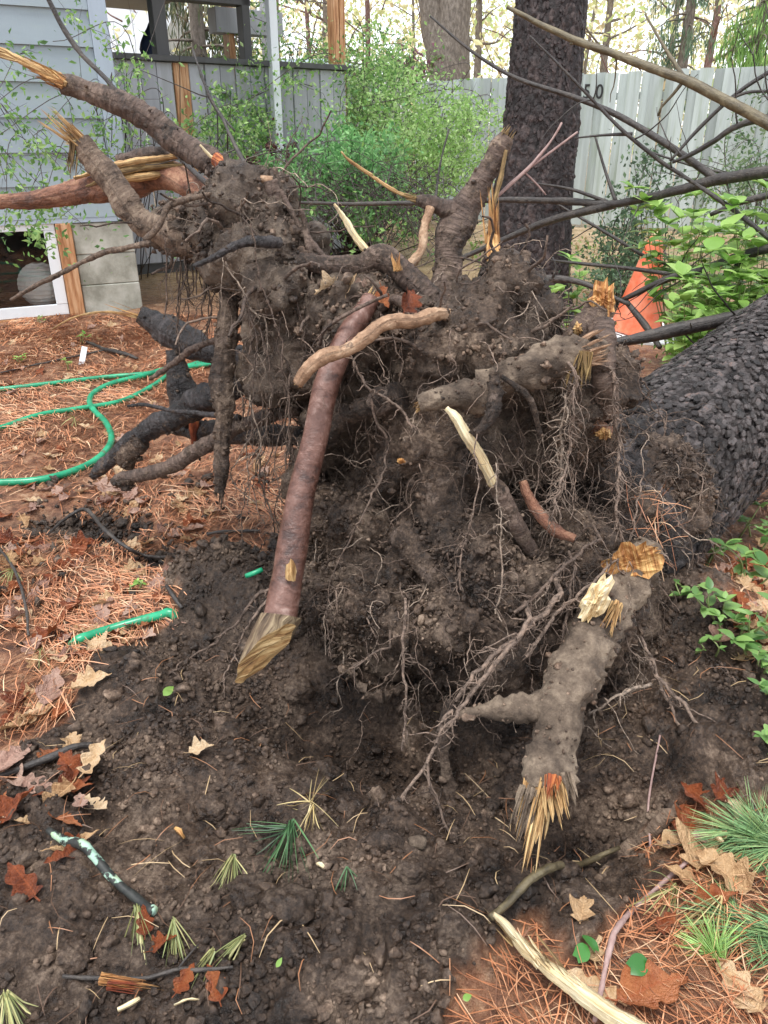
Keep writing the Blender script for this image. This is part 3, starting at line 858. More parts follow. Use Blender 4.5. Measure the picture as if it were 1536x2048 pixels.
part('upper_trunk', trunk_mesh('upper_trunk', T0+tdir*1.75, tdir, TL-1.75, tr_[-1], .19, 0, 48, 4, .04), MAT['bark_furrow'], TREE)
def plate_shape(seed):
    r = random.Random(seed); n = 7; V = []; F = []
    for z_, s_ in ((-.5,1.04),(.3,.98),(.5,.8)):
        for i in range(n):
            a = 2*math.pi*i/n; rr = (.66+.62*r.random()) if z_ == -.5 else None
            if rr is None: rr = base[i]*s_
            else:
                if i == 0: base = []
                base.append(rr)
            V.append((math.cos(a)*rr, math.sin(a)*rr*.9, z_+(.12*r.uniform(-1,1) if z_ > 0 else 0)))
    for k in range(2):
        for i in range(n):
            j = (i+1)%n; F.append([k*n+i, k*n+j, (k+1)*n+j, (k+1)*n+i])
    F.append([2*n+i for i in range(n)])
    return np.array(V), F
PLATES = [plate_shape(s) for s in range(6)]
def plate_frames(p0, d, L, rfun, n, sx, sy, sz, seed, camside=True, nonlin=1.0):
    """quasi regular rows of plates on a trunk, as 4x4 frames"""
    r = random.Random(seed); out = []
    ii_, jj_ = np.meshgrid(np.arange(400),np.arange(60),indexing='ij'); furrow = np.abs(fbm(np.stack([ii_.ravel()*.06,jj_.ravel()*.33,jj_.ravel()*0.+seed],1),2,seed)).reshape(400,60)
    d = Vector(d); a = d.cross(Vector((0,0,1)) if abs(d.z) < .9 else Vector((1,0,0))).normalized(); b = d.cross(a)
    s = 0.0
    while s < L:
        rad = rfun(s); cir = 2*math.pi*rad; m_ = max(6, int(cir/(sy*1.45)))
        off = r.random()
        for i in range(m_):
            th = 2*math.pi*(i+off+r.uniform(-.25,.25))/m_; ss = s + r.uniform(-.5,.5)*sx
            nn = a*math.cos(th)+b*math.sin(th); p = Vector(p0)+d*ss+nn*(rad+sz*.12)
            if camside and nn.dot((CO-p).normalized()) < -.12: continue
            tw = r.uniform(-.35,.35); tt = d*math.cos(tw)+nn.cross(d)*math.sin(tw)
            if furrow[int(ss*40)%400, int(th/6.2832*60)%60] < .07: continue
            tilt = r.uniform(-.05,.3); n2 = (nn+tt*tilt).normalized(); t2 = (tt-n2*tt.dot(n2)).normalized(); b2 = n2.cross(t2)
            fx, fy, fz = sx*r.uniform(.7,1.5), sy*r.uniform(.75,1.5), sz*r.uniform(.5,1.5)
            M = Matrix(((t2.x*fx,b2.x*fy,n2.x*fz,p.x),(t2.y*fx,b2.y*fy,n2.y*fz,p.y),(t2.z*fx,b2.z*fy,n2.z*fz,p.z),(0,0,0,1)))
            out.append((M, r.randrange(6), r.random()))
        s += sx*1.2
    return out
def plates_to_parts(frames, parent, nind, mat, name='bark_plate'):
    frames = sorted(frames, key=lambda f: (f[0].translation-CO).length + (0 if abs((f[0].translation.x)/max(.1,depth_of(f[0].translation))) < .52 else 5))
    mes = []
    for k,(V,F) in enumerate(PLATES):
        me = new_mesh(name, V, F, False, None, np.full((len(V),3), .2+.12*k)); me.materials.append(mat); mes.append(me)
    base = Vector((0,0,0)); q = parent
    while q is not None: base += Vector(q.location); q = q.parent
    for M,k,rn in frames[:nind]:
        o = obj(name, mes[k], None, parent); o.matrix_local = Matrix.Translation(-base) @ M
    mb_V=[]; mb_F=[]; mb_C=[]; n0=0
    for M,k,rn in frames[nind:]:
        V,F = PLATES[k]; A = np.array(M); W = V@A[:3,:3].T+A[:3,3]
        mb_V.append(W); mb_F += [[i+n0 for i in f] for f in F]; mb_C.append(np.full((len(V),3), rn)); n0 += len(V)
    if mb_V:
        o = obj(name+'s', new_mesh(name+'s', np.concatenate(mb_V), mb_F, False, None, np.concatenate(mb_C)), mat, parent, kind='stuff'); o.location = -base
fr = plate_frames(T0+tdir*.12, tdir, 1.6, lambda s: (.245-.006*s)*(1+.12*math.exp(-(s+.12)/.22)), 0, .0135, .009, .0045, 5)
random.Random(8).shuffle(fr); fr = fr[:int(len(fr)*.5)]
plates_to_parts([(Matrix.Translation((M.translation-TA-tdir*(M.translation-TA).dot(tdir)).normalized()*random.uniform(.003,.008))@M,k,q) for M,k,q in fr], trunk, 300, MAT['bark_plate'], 'bark_flake')

# --- roots
CR_POS = []; CR_B = []
def rootp(L, m, lump=.12, label=None, sides=14, step=.014, name='root', parent=None, ls=22, wob=.0, squash=1.0, seed=None):
    pts, rad = pix_path(L)
    sd = random.randrange(999) if seed is None else seed
    rad = [q_*(.76 if m == 'clay' else .86) for q_ in rad]
    rm = max(rad); sides = int(min(44, max(7, 6.283*rm/.0055))); step = .007 if rm > .006 else .012
    crust = {'clay':.010,'bark_soily':.007,'soil':.012,'bark_root':.0035,'bark_grey':.003,'bark_wet':.003}.get(m, 0)*min(1, rm/.012)
    finea = {'bark_smooth':.0004}.get(m, .0016)*min(1, rm/.012)
    me = tube_mesh(name, pts, rad, sides, step, lump, ls, sd, wob, True, squash, crust, finea, .03 if m == 'bark_smooth' else .14)
    o = part(name, me, MAT[m], parent or TREE)
    if m in ('clay','bark_soily','bark_root','bark_wet','soil'):
        vv = np.empty(len(me.vertices)*3, np.float32); me.vertices.foreach_get('co', vv); vv = vv.reshape(-1,3)
        k_ = int(len(vv)*{'clay':.09,'bark_soily':.08,'soil':.2}.get(m,.015)); CR_POS.append(vv[rng.choice(len(vv), k_)]); CR_B.append(np.full(k_, 1.55 if m == 'clay' else 1.0))
    if label: o['label'] = label
    return o
def splinter(center, d, rad, L, n, m, parent, seed=0, spread=.35, flat=.35, label=None, name='splintered_wood', wm=1.0):
    """a bundle of torn wood spikes"""
    r = random.Random(seed); mb = MB(); d = Vector(d).normalized()
    a = d.cross(Vector((.3,.2,1))).normalized(); b = d.cross(a)
    for i in range(int(n*4)):
        q = rad*math.sqrt(r.random())*.9; th = r.uniform(0,6.28)
        c = Vector(center)+a*q*math.cos(th)+b*q*math.sin(th)-d*rad*.6
        l = L*(r.uniform(.15,1)**1.9)+rad*.6; dd = (d+a*r.uniform(-spread,spread)*.5+b*r.uniform(-spread,spread)*.5).normalized()
        w = rad*(r.uniform(.05,.13) if r.random() < .7 else r.uniform(.14,.28))*min(wm,1.25); e1 = dd.cross(Vector((r.uniform(-1,1),r.uniform(-1,1),r.uniform(-1,1)))).normalized(); e2 = dd.cross(e1)*flat
        V=[]; U=[]
        for t_,s_ in ((0,1),(.45,.9),(.8,.55),(1,.06)):
            o_ = c+dd*l*t_+e1*w*.25*math.sin(t_*4+i)
            for k in range(5):
                an=6.283*k/5; V.append(tuple(o_+(e1*math.cos(an)+e2*math.sin(an))*w*s_)); U.append((an*w+i*.13, l*t_))
        F=[[j*5+k, j*5+(k+1)%5, (j+1)*5+(k+1)%5, (j+1)*5+k] for j in range(3) for k in range(5)]+[[15,16,17,18,19],[4,3,2,1,0]]
        mb.add(V,F,U)
    o = part(name, mb.mesh(name, False), MAT[m], parent)
    if label: o['label'] = label
    return o
def pd(a, b, Y, a2, b2, Y2): return P(a2,b2,Y2)-P(a,b,Y)

# big smooth brown root with a sawn end
MAT['heel_wood'] = mk_wood('heel_wood', [(.36, srgb(62,48,36)),(.47, srgb(104,86,66)),(.57, srgb(140,122,96)),(.68, srgb(170,152,122))], 120, 12)
R1 = rootp([(742,600,1.76,44),(718,636,1.72,48),(692,676,1.68,54),(652,772,1.61,58),(629,880,1.55,60),(600,1000,1.49,65),(581,1110,1.43,71),(566,1200,1.37,76),(560,1238,1.345,80)],
           'bark_smooth', .035, 'long smooth reddish brown root hanging forward with a sawn end', 24, .012, ls=14)
# sawn butt: skewed heel, outer grown-over wood and golden cut face
def cut_end():
    c0 = P(562,1232,1.348); d = pd(566,1200,1.37,560,1238,1.345).normalized()
    a = Vector((1,0,0)); a = (a-d*a.dot(d)).normalized(); b = d.cross(a)
    n = 40; r0 = R_of(78, c0)
    V=[]; F=[]; U=[]
    tip = P(494,1372,1.29); sg = 1 if b.dot(CO-c0) > 0 else -1
    rows = 9
    for i in range(rows):
        t_ = i/(rows-1)
        for k in range(n):
            th = 2*math.pi*k/n
            rim = c0 + a*math.cos(th)*r0*1.04 + b*math.sin(th)*r0*1.02
            # lower left side of rim runs on to the pointed heel
            cf = math.cos(th)*.8+sg*math.sin(th)*.6; side = (.5-.5*cf)*.9+.1
            ln = side*(tip-c0).length*.98
            e = (tip-c0).normalized()
            q = rim + e*ln*t_ + (c0-rim)*(t_**2.0)*(.03+.28*max(0,-cf))
            q += a*.003*math.sin(th*7+t_*5)
            V.append(tuple(q)); U.append((th*r0, ln*t_))
    for i in range(rows-1):
        for k in range(n):
            F.append([i*n+k, i*n+(k+1)%n, (i+1)*n+(k+1)%n, (i+1)*n+k])
    heel = part('cut_heel', new_mesh('cut_heel', V, F, True, U), MAT['heel_wood'], R1, label='weathered barkless heel of the sawn root')
    last = [Vector(V[(rows-1)*n+k]) for k in range(n)]; cen = sum(last, Vector())/n
    V2=[]; F2=[]; U2=[]; R_=7
    e = (tip-c0).normalized(); side = e.cross(d).normalized() if e.cross(d).length > .01 else a
    for j in range(R_):
        s_ = 1-j/(R_-.0)
        for k in range(n):
            q = cen.lerp(last[k], s_)
            g = (q-cen).dot(side)
            q = q - d*(.010*(1-s_)) + d*.006*math.sin((q-cen).dot(b)*150+2*math.sin(g*60))*(1-s_**4)
            V2.append(tuple(q)); U2.append(((q-cen).dot(b)*1.0, (q-cen).dot(e)))
    for j in range(R_-1):
        for k in range(n): F2.append([j*n+k, j*n+(k+1)%n, (j+1)*n+(k+1)%n, (j+1)*n+k])
    F2.append([(R_-1)*n+k for k in range(n)])
    part('cut_face', new_mesh('cut_face', V2, F2, True, U2), MAT['wood_gold'], R1, label='ridged golden cut face of the sawn root')
cut_end()
# missing bark patch on it
def bark_scar(px, py, Y, w, h, m, parent, seed, name='bare_wood_patch', n=14):
    r = random.Random(seed); V=[tuple(P(px,py,Y))]; U=[(0,0)]; c=P(px,py,Y)
    for i in range(n):
        a_ = 2*math.pi*i/n; k = r.uniform(.6,1.15)
        q = P(px+math.cos(a_)*w*.5*k, py+math.sin(a_)*h*.5*k, Y+.004+.012*abs(math.cos(a_))**2)
        V.append(tuple(q)); U.append((q.x-c.x, q.z-c.z))
    V2 = [tuple(Vector(v)+ray(px,py).normalized()*.008) for v in V]
    F=[[0,1+(i+1)%n,1+i] for i in range(n)]+[[1+i,1+(i+1)%n,n+2+(i+1)%n,n+2+i] for i in range(n)]
    return part(name, new_mesh(name, V+V2, F, False, U+U), MAT[m], parent)
bark_scar(584,1143,1.347,26,60,'wood_gold',R1,4)
splinter(P(742,604,1.76), pd(690,680,1.68,742,600,1.76), .016, .04, 10, 'wood_gold', R1, 3)

R2 = rootp([(122,168,2.14,38),(150,172,2.14,42),(200,190,2.14,42),(270,215,2.14,54),(340,262,2.12,60),(395,308,2.1,66),(445,350,2.08,58),(505,392,2.05,52),(555,445,2.0,46),(600,520,1.95,40)],
           'bark_root', .16, 'thick upper left root with cracked bark pointing at the house', 18, .014)
for i_ in range(5):
    o_ = [random.uniform(-8,8) for _ in range(5)]
    rootp([(136,172+o_[0]*.6,2.125,16),(92,142+o_[1],2.125+.004*i_,17),(50,122+o_[2],2.12,16),(8,107+o_[3],2.12,13),(-60,80+o_[4],2.12,8)], 'wood_gold', .3, 'bare twisted golden wood strand at the tip', 9, .02, 'wood_strand', R2, squash=.6)
splinter(P(120,165,2.13), pd(150,175,2.13,60,125,2.13), .022, .10, 16, 'wood_orange', R2, 11, .5)
rootp([(400,290,2.05,5),(430,320,2.04,10),(480,350,2.0,14),(520,380,1.97,10)],'wood_pale',.2,'pale peeled strip along the root',8,.02,'peeled_strip',R2)
rootp([(430,320,2.045,30),(470,345,2.02,40),(510,375,1.99,30)],'wood_red',.2,'reddish skinned patch of the root',10,.02,'skinned_wood',R2)

R3 = rootp([(160,282,2.0,46),(185,315,2.0,48),(220,365,1.99,52),(255,410,1.98,56),(285,445,1.98,60),(330,465,1.98,66),(390,480,1.98,80),(450,490,1.97,74)],
           'bark_grey', .15, 'grey brown snapped root below the upper left root', 18, .013)
splinter(P(155,278,1.99), pd(185,315,2.0,95,240,1.99), .018, .10, 12, 'wood_gold', R3, 21, .5)
splinter(P(150,290,1.99), pd(150,290,1.99,145,400,1.99), .014, .09, 14, 'wood_old', R3, 22, .35)
splinter(P(150,285,1.99), pd(170,290,1.99,110,292,1.99), .01, .04, 5, 'wood_pale', R3, 23, .3)

R4 = rootp([(-60,404,2.45,34),(0,402,2.45,36),(70,400,2.45,40),(140,388,2.44,52),(200,372,2.43,66),(260,358,2.42,76),(330,350,2.4,66),(400,380,2.3,60),(460,430,2.15,50)],
           'bark_red', .12, 'reddish stripped root running level towards the left edge', 16, .02)
for i,(yy,w_) in enumerate([(318,26),(335,26),(352,24),(325,20)]):
    rootp([(150+25*i,yy+38,2.40,12),(230,yy+14,2.37,w_),(310,yy,2.36,w_),(372-8*i,yy-8+3*i,2.36,w_*.55)], 'wood_old' if i%2 else 'wood_gold', .22, 'torn golden slab of split wood', 8, .02, 'split_wood', R4, squash=.6)
rootp([(240,322,2.41,30),(290,308,2.4,36),(350,312,2.4,22)],'bark_root',.25,None,10,.02,'bark_strip',R4)

R5 = rootp([(1014,272,2.05,30),(1002,292,2.05,42),(985,325,2.05,46),(955,378,2.05,54),(922,430,2.04,72),(902,475,2.02,74),(897,530,2.0,66),(890,600,1.95,62),(890,660,1.9,60)],
           'bark_root', .10, 'forked upright root at the top centre of the plate', 18, .013)
rootp([(918,428,2.04,50),(880,412,2.03,36),(850,402,2.02,30),(832,400,2.02,20)],'bark_root',.15,'broken side fork of the upright root',12,.012,'root_fork',R5)
splinter(P(836,400,2.02), pd(880,412,2.03,790,392,2.02), .012,.05,9,'wood_old',R5,31)
splinter(P(1012,275,2.05), pd(985,325,2.05,1020,268,2.05), .02,.03,8,'wood_old',R5,32)
rootp([(1012,300,2.03,8),(1000,360,2.02,12),(985,420,2.01,8)],'wood_old',.3,None,6,.02,'peeled_strip',R5)

R6 = rootp([(985,470,1.93,24),(990,520,1.9,36),(993,560,1.87,38),(1000,620,1.83,34)],'wood_orange',.15,'upright orange splintered root stub at the top right',12,.013,squash=.5)
splinter(P(985,475,1.93), pd(993,560,1.9,984,400,1.93), .02,.13,12,'wood_orange',R6,41,.12,.4)

R7 = rootp([(548,514,1.86,36),(600,524,1.86,38),(650,532,1.86,42),(715,530,1.86,44),(758,515,1.86,52),(800,540,1.84,52),(850,585,1.82,54),(905,640,1.77,50),(960,690,1.7,40)],
           'bark_root', .10, 'mid brown root lying level across the top with a broken yellow tip', 16, .012)
splinter(P(552,514,1.86), pd(600,524,1.86,520,514,1.86), .013,.035,9,'wood_gold',R7,51)
splinter(P(795,535,1.80), pd(800,560,1.80,790,500,1.82), .012,.04,8,'wood_orange',R7,52,.4)
rootp([(668,408,1.9,7),(690,440,1.89,14),(712,475,1.88,17),(738,505,1.87,20)],'wood_pale',.06,'pale peeled twig standing up from the level root',8,.012,'twig',R7)
rootp([(860,415,2.0,20),(850,455,1.98,22),(842,500,1.96,22),(815,535,1.95,26),(780,570,1.93,32),(735,610,1.9,34)],'bark_pale',.12,'bent pale root behind the level root',12,.012)
rootp([(700,325,2.04,4),(740,350,2.04,7),(790,382,2.03,9),(840,400,2.02,12)],'wood_gold',.08,'thin tan twig pointing up and left',6,.015,'twig',R5)
rootp([(682,303,2.04,4),(700,322,2.04,7),(745,352,2.04,8)],'wood_gold',.08,None,6,.015,'twig',R5)

R8 = rootp([(596,768,1.52,24),(616,738,1.52,31),(648,713,1.53,35),(695,702,1.54,34),(733,674,1.56,36),(768,650,1.58,34),(822,641,1.61,31),(880,630,1.66,31),(925,640,1.74,31),(965,668,1.86,28)],
           'bark_pale', .10, 'curved pale ringed root crossing in front of the smooth brown root', 14, .011)
splinter(P(600,762,1.52), pd(618,742,1.52,590,772,1.52), .011,.018,7,'wood_gold',R8,61)

R9 = rootp([(985,962,1.47,34),(1010,1005,1.48,36),(1040,1060,1.48,36),(1070,1120,1.5,32),(1090,1180,1.54,28)],'bark_root',.12,'root below the pale stripped stub, dark bark',12,.012)
rootp([(893,816,1.46,20),(912,838,1.45,32),(940,885,1.45,36),(965,930,1.46,40),(985,966,1.47,34)],'wood_pale',.08,'bare cream coloured stripped length of root',12,.012,'stripped_wood',R9,squash=.6)
R10 = rootp([(838,808,1.52,30),(870,800,1.52,42),(915,792,1.54,50),(970,790,1.58,80)],'clay',.2,'clay coated stub with frayed tip in the middle',14,.011)
splinter(P(840,812,1.52), pd(880,800,1.52,832,830,1.5), .011,.02,7,'wood_gold',R10,71,.6)
rootp([(945,868,1.44,16),(962,856,1.44,22),(984,828,1.45,26),(988,790,1.47,22),(990,750,1.5,20)],'bark_soily',.22,None,10,.01)
rootp([(1045,962,1.52,22),(1062,1000,1.5,26),(1085,1036,1.48,30),(1115,1062,1.46,28),(1150,1078,1.44,18)],'bark_red',.12,'short reddish root curling right in the hollow',12,.011)
rootp([(868,820,1.68,90),(875,900,1.62,104),(882,1000,1.56,112),(890,1080,1.52,96),(900,1160,1.5,60)],'bark_soily',.12,'thick dark taproot buried in the middle of the soil',22,.013)
rootp([(800,1060,1.52,60),(850,1120,1.47,70),(900,1170,1.43,60),(930,1220,1.42,40)],'bark_soily',.2,None,14,.013)
rootp([(640,880,1.7,40),(720,820,1.66,50),(800,790,1.62,60)],'bark_soily',.25,None,14,.013)

# large clay coated root at front right
R11 = rootp([(1290,1108,1.56,96),(1245,1165,1.45,124),(1200,1235,1.35,120),(1160,1320,1.25,114),(1125,1410,1.165,116),(1105,1490,1.10,118),(1095,1550,1.05,112),(1088,1590,1.02,96)],
            'clay', .16, 'large clay coated root at the front right, splintered at both ends', 24, .011, ls=26)
splinter(P(1080,1585,1.02), pd(1095,1550,1.05,1052,1740,.9), .03,.15,13,'wood_gold',R11,81,.14,.4,'long yellow splinters at the lower end',wm=1.9)
splinter(P(1108,1580,1.01), pd(1095,1550,1.05,1122,1680,.93), .024,.075,12,'wood_gold',R11,82,.16,.4,wm=1.9)
splinter(P(1060,1590,1.0), pd(1095,1530,1.05,1045,1720,.92), .02,.10,10,'clay',R11,87,.2,.5,name='bark_shred',wm=2.0)
splinter(P(1130,1560,1.02), pd(1115,1500,1.05,1150,1640,.96), .02,.05,8,'clay',R11,88,.2,.5,name='bark_shred',wm=2.0)
splinter(P(1105,1565,.99), pd(1095,1530,1.03,1085,1640,.94), .016,.035,7,'wood_red',R11,83,.3,.5)
splinter(P(1045,1640,.98), pd(1060,1600,1.0,1010,1665,.96), .012,.03,5,'bark_grey',R11,84,.3,.5,name='bark_shred')
# torn upper end with an orange hollow
def torn_face(px, py, Y, w, h, m, parent, seed, rot=0, name='torn_wood', bulge=.02, n=26):
    """a rough broken wood surface: jagged concentric rings with depth"""
    r = random.Random(seed); rings = 6; V=[]; F=[]; U=[]
    c = P(px,py,Y); jag = [r.uniform(.72,1.2) for _ in range(n)]
    for j in range(rings):
        s_ = 1-j/rings
        for k in range(n):
            a_ = 2*math.pi*k/n; kk = jag[k]*(.85+.3*r.random() if j else 1)
            u_, v_ = math.cos(a_)*w*.5*s_*kk, math.sin(a_)*h*.5*s_*kk
            q = P(px+u_*math.cos(rot)-v_*math.sin(rot), py+u_*math.sin(rot)+v_*math.cos(rot), Y-bulge*(1-s_**2)+r.uniform(-1,1)*.0045)
            V.append(tuple(q)); U.append((u_/FPX, v_/FPX*1.8))
    for j in range(rings-1):
        for k in range(n): F.append([j*n+k, j*n+(k+1)%n, (j+1)*n+(k+1)%n, (j+1)*n+k])
    F.append([(rings-1)*n+k for k in range(n)])
    nb = len(V)
    for k in range(n):
        q = Vector(V[k]); V.append(tuple(q.lerp(c,.25)+ray(px,py).normalized()*.035)); U.append(U[k])
    for k in range(n): F.append([(k+1)%n, k, nb+k, nb+(k+1)%n])
    return part(name, new_mesh(name, V, F, False, U), MAT[m], parent)
torn_face(1262,1125,1.40,128,76,'wood_orange',R11,5,-.25,bulge=-.012)
torn_face(1192,1200,1.285,50,110,'wood_pale',R11,6,.5,bulge=.010)
splinter(P(1230,1215,1.31), pd(1270,1130,1.4,1215,1300,1.24), .016,.07,14,'wood_gold',R11,85,.5,.5)
splinter(P(1300,1105,1.44), pd(1250,1120,1.44,1330,1105,1.44), .016,.03,12,'wood_orange',R11,86,.6,.5)
rootp([(918,1432,1.16,24),(945,1424,1.16,36),(1000,1420,1.16,38),(1060,1412,1.16,50),(1110,1400,1.17,54)],'clay',.2,'short clay coated stub reaching left from the large front root',14,.01,'root_fork',R11)

# right shoulder of the plate
R12 = rootp([(960,770,1.6,60),(1040,745,1.58,80),(1110,720,1.58,80),(1165,705,1.6,74),(1205,700,1.62,50)],'clay',.2,'fat clay coated root along the right shoulder of the plate',18,.012)
splinter(P(1175,705,1.58), pd(1110,720,1.58,1240,690,1.6), .03,.05,18,'bark_pale',R12,91,.7,.4)
splinter(P(1165,715,1.56), pd(1165,700,1.56,1150,790,1.54), .022,.08,18,'wood_old',R12,92,.4,.3)
R13 = rootp([(1140,690,1.7,54),(1168,655,1.72,60),(1192,625,1.74,64),(1205,590,1.76,56)],'bark_root',.12,'stubby root at the right shoulder with a bright orange broken face',16,.012)
torn_face(1206,602,1.725,58,84,'wood_orange',R13,7,.1,bulge=.008)
splinter(P(1208,585,1.74), pd(1205,620,1.74,1215,555,1.75), .014,.025,10,'wood_orange',R13,93,.5,.5)
rootp([(1200,645,1.7,60),(1205,700,1.66,58),(1210,760,1.64,60),(1215,830,1.66,50)],'bark_root',.14,None,16,.013)
rootp([(1052,505,1.84,22),(1047,540,1.82,32),(1046,590,1.8,36),(1050,640,1.78,40)],'bark_grey',.15,'short upright stub beside the orange splinter',12,.011)
torn_face(1155,658,1.68,20,30,'wood_gold',R13,8)
R13b = rootp([(1185,850,1.66,34),(1208,862,1.64,34),(1222,866,1.63,30)],'bark_red',.2,None,12,.01)
torn_face(1208,868,1.61,36,24,'wood_gold',R13b,9)
torn_face(1360,958,1.86,30,24,'wood_pale',trunk,10,.2,'bark_chip')
torn_face(802,922,1.5,18,12,'wood_orange',TREE,12,.2)
# left hand dark wet roots
R14 = rootp([(278,630,2.35,38),(300,642,2.35,50),(345,664,2.33,62),(395,688,2.3,58),(440,705,2.25,52),(500,715,2.15,44),(560,720,2.0,40)],'bark_wet',.14,'black wet broken root end pointing left above the hose',16,.014)
splinter(P(285,634,2.35), pd(345,664,2.33,200,625,2.35), .012,.12,6,'wood_orange',R14,101,.25,.4)
rootp([(105,658,2.42,3),(150,634,2.4,5),(210,624,2.38,6),(275,634,2.35,8)],'wood_gold',.05,'long thin curved shred of bark',6,.02,'bark_shred',R14)
rootp([(185,955,2.13,18),(205,935,2.13,26),(255,888,2.13,38),(310,855,2.12,46),(370,825,2.1,60),(430,790,2.05,64),(520,750,2.0,60)],'bark_wet',.2,'black muddy root reaching down left to the hose',16,.013)
rootp([(225,965,1.95,18),(245,955,1.95,24),(300,945,1.95,30),(345,930,1.95,32),(400,898,1.94,34),(460,862,1.92,34),(520,838,1.9,30),(600,815,1.86,26)],'bark_root',.1,'slender brown root sweeping left above the needles',12,.012)
rootp([(252,975,1.95,24),(250,955,1.95,30)],'soil',.4,None,10,.006,'soil_clod')
rootp([(250,930,2.12,30),(262,905,2.12,46),(290,885,2.12,36)],'soil',.4,None,10,.006,'soil_clod')
rootp([(345,700,2.3,40),(360,760,2.28,56),(372,810,2.25,62),(385,850,2.2,40)],'bark_wet',.2,'thick black root standing behind the hanging roots',14,.014)
rootp([(330,850,2.25,30),(400,862,2.2,46),(480,868,2.1,50),(560,870,1.95,44),(640,880,1.85,40)],'bark_wet',.16,'low black root behind the hanging roots',14,.014)
rootp([(385,820,2.18,26),(388,860,2.17,22),(386,890,2.16,6)],'wood_red',.2,None,8,.01)
R17 = rootp([(462,560,1.92,40),(452,640,1.88,42),(446,740,1.84,46),(446,840,1.8,44),(443,930,1.77,36),(438,985,1.755,22)],'bark_soily',.16,'straight soil coated root hanging down at left',14,.013)
splinter(P(440,975,1.757), pd(446,840,1.8,432,1045,1.745), .014,.07,7,'bark_soily',R17,111,.2,.5,name='root_tip')
rootp([(22,600,1.85,8),(70,572,1.84,9),(130,542,1.83,11),(200,508,1.82,13),(262,494,1.82,12),(300,486,1.83,13)],'bark_grey',.25,'long thin knobbly root reaching left over the window',8,.012,'thin_root')
rootp([(290,482,1.83,14),(318,452,1.83,15),(338,412,1.84,14),(378,398,1.86,13),(430,385,1.9,12),(500,380,1.95,12)],'bark_grey',.2,'thin root arching over the soil lobe',8,.012,'thin_root')
rootp([(388,532,1.74,7),(430,514,1.74,14),(465,494,1.75,20),(505,484,1.77,22),(560,486,1.82,24)],'bark_wet',.12,'smooth dark rootlet on the upper left soil lobe',10,.012,'thin_root')
rootp([(300,758,2.0,8),(350,725,1.98,12),(390,695,1.95,14),(440,680,1.93,15),(500,672,1.9,16),(560,680,1.86,18)],'bark_root',.15,None,8,.014,'thin_root')
rootp([(255,812,2.0,5),(290,810,1.99,9),(350,822,1.97,10),(410,828,1.95,12),(480,835,1.9,14)],'bark_wet',.2,None,8,.014,'thin_root')
rootp([(540,360,1.95,30),(548,400,1.95,36),(552,460,1.93,40),(560,540,1.88,40)],'bark_root',.18,'short upright stub at the upper left lobe',12,.012)
rootp([(545,362,1.95,20),(500,356,1.95,18),(470,352,1.96,10)],'bark_pale',.2,None,10,.012)
for (a,b,c,e) in [(575,420,640,560),(590,440,660,600),(560,380,650,520)]:
    rootp([(a,b,1.95,10),((a+c)/2-8,(b+e)/2,1.92,14),(c,e,1.9,16)],'bark_root',.2,None,8,.014,'thin_root')
R20 = rootp([(600,418,1.92,10),(612,450,1.92,14),(618,490,1.9,16),(635,540,1.88,16)],'bark_root',.15,None,8,.012,'thin_root')
rootp([(760,620,1.75,20),(790,600,1.74,24),(830,630,1.72,26),(880,650,1.7,20)],'bark_root',.15,None,10,.012)
rootp([(640,690,1.7,8),(650,660,1.68,10),(700,625,1.66,9),(775,590,1.65,6)],'bark_root',.1,None,7,.012,'thin_root')
rootp([(1000,750,1.52,10),(1060,800,1.5,12),(1080,870,1.5,10)],'bark_soily',.2,None,7,.012,'thin_root')
# woody root in the hole at lower right
rootp([(1195,1770,1.1,20),(1225,1735,1.1,24),(1270,1690,1.12,30),(1310,1660,1.14,32),(1355,1625,1.17,22)],'bark_grey',.2,'woody scraped root crossing the hole at lower right',12,.01)
rootp([(1235,1250,1.5,24),(1250,1275,1.48,26),(1275,1300,1.48,14)],'bark_red',.2,None,10,.01)
rootp([(965,1660,1.2,10),(985,1620,1.22,22),(1010,1570,1.25,26),(1040,1530,1.28,26)],'bark_soily',.2,None,10,.012)
rootp([(905,1690,1.13,8),(900,1600,1.18,24),(890,1530,1.22,26),(885,1460,1.26,24),(905,1400,1.3,20)],'bark_soily',.3,'soil crusted root hanging down in front of the cavity',10,.011)

# crumbs clinging to the roots
if CR_POS:
    cp = np.concatenate(CR_POS); cb_ = np.concatenate(CR_B); sz = np.exp(rng.normal(math.log(.0034),.45,len(cp))).clip(.0015,.011)
    part('soil_crumbs', crumbs('clinging_crumbs', cp+rng.normal(0,.002,(len(cp),3)), sz, None, soil_cols(len(cp))*cb_[:,None]), MAT['crumb'], TREE, kind='stuff')
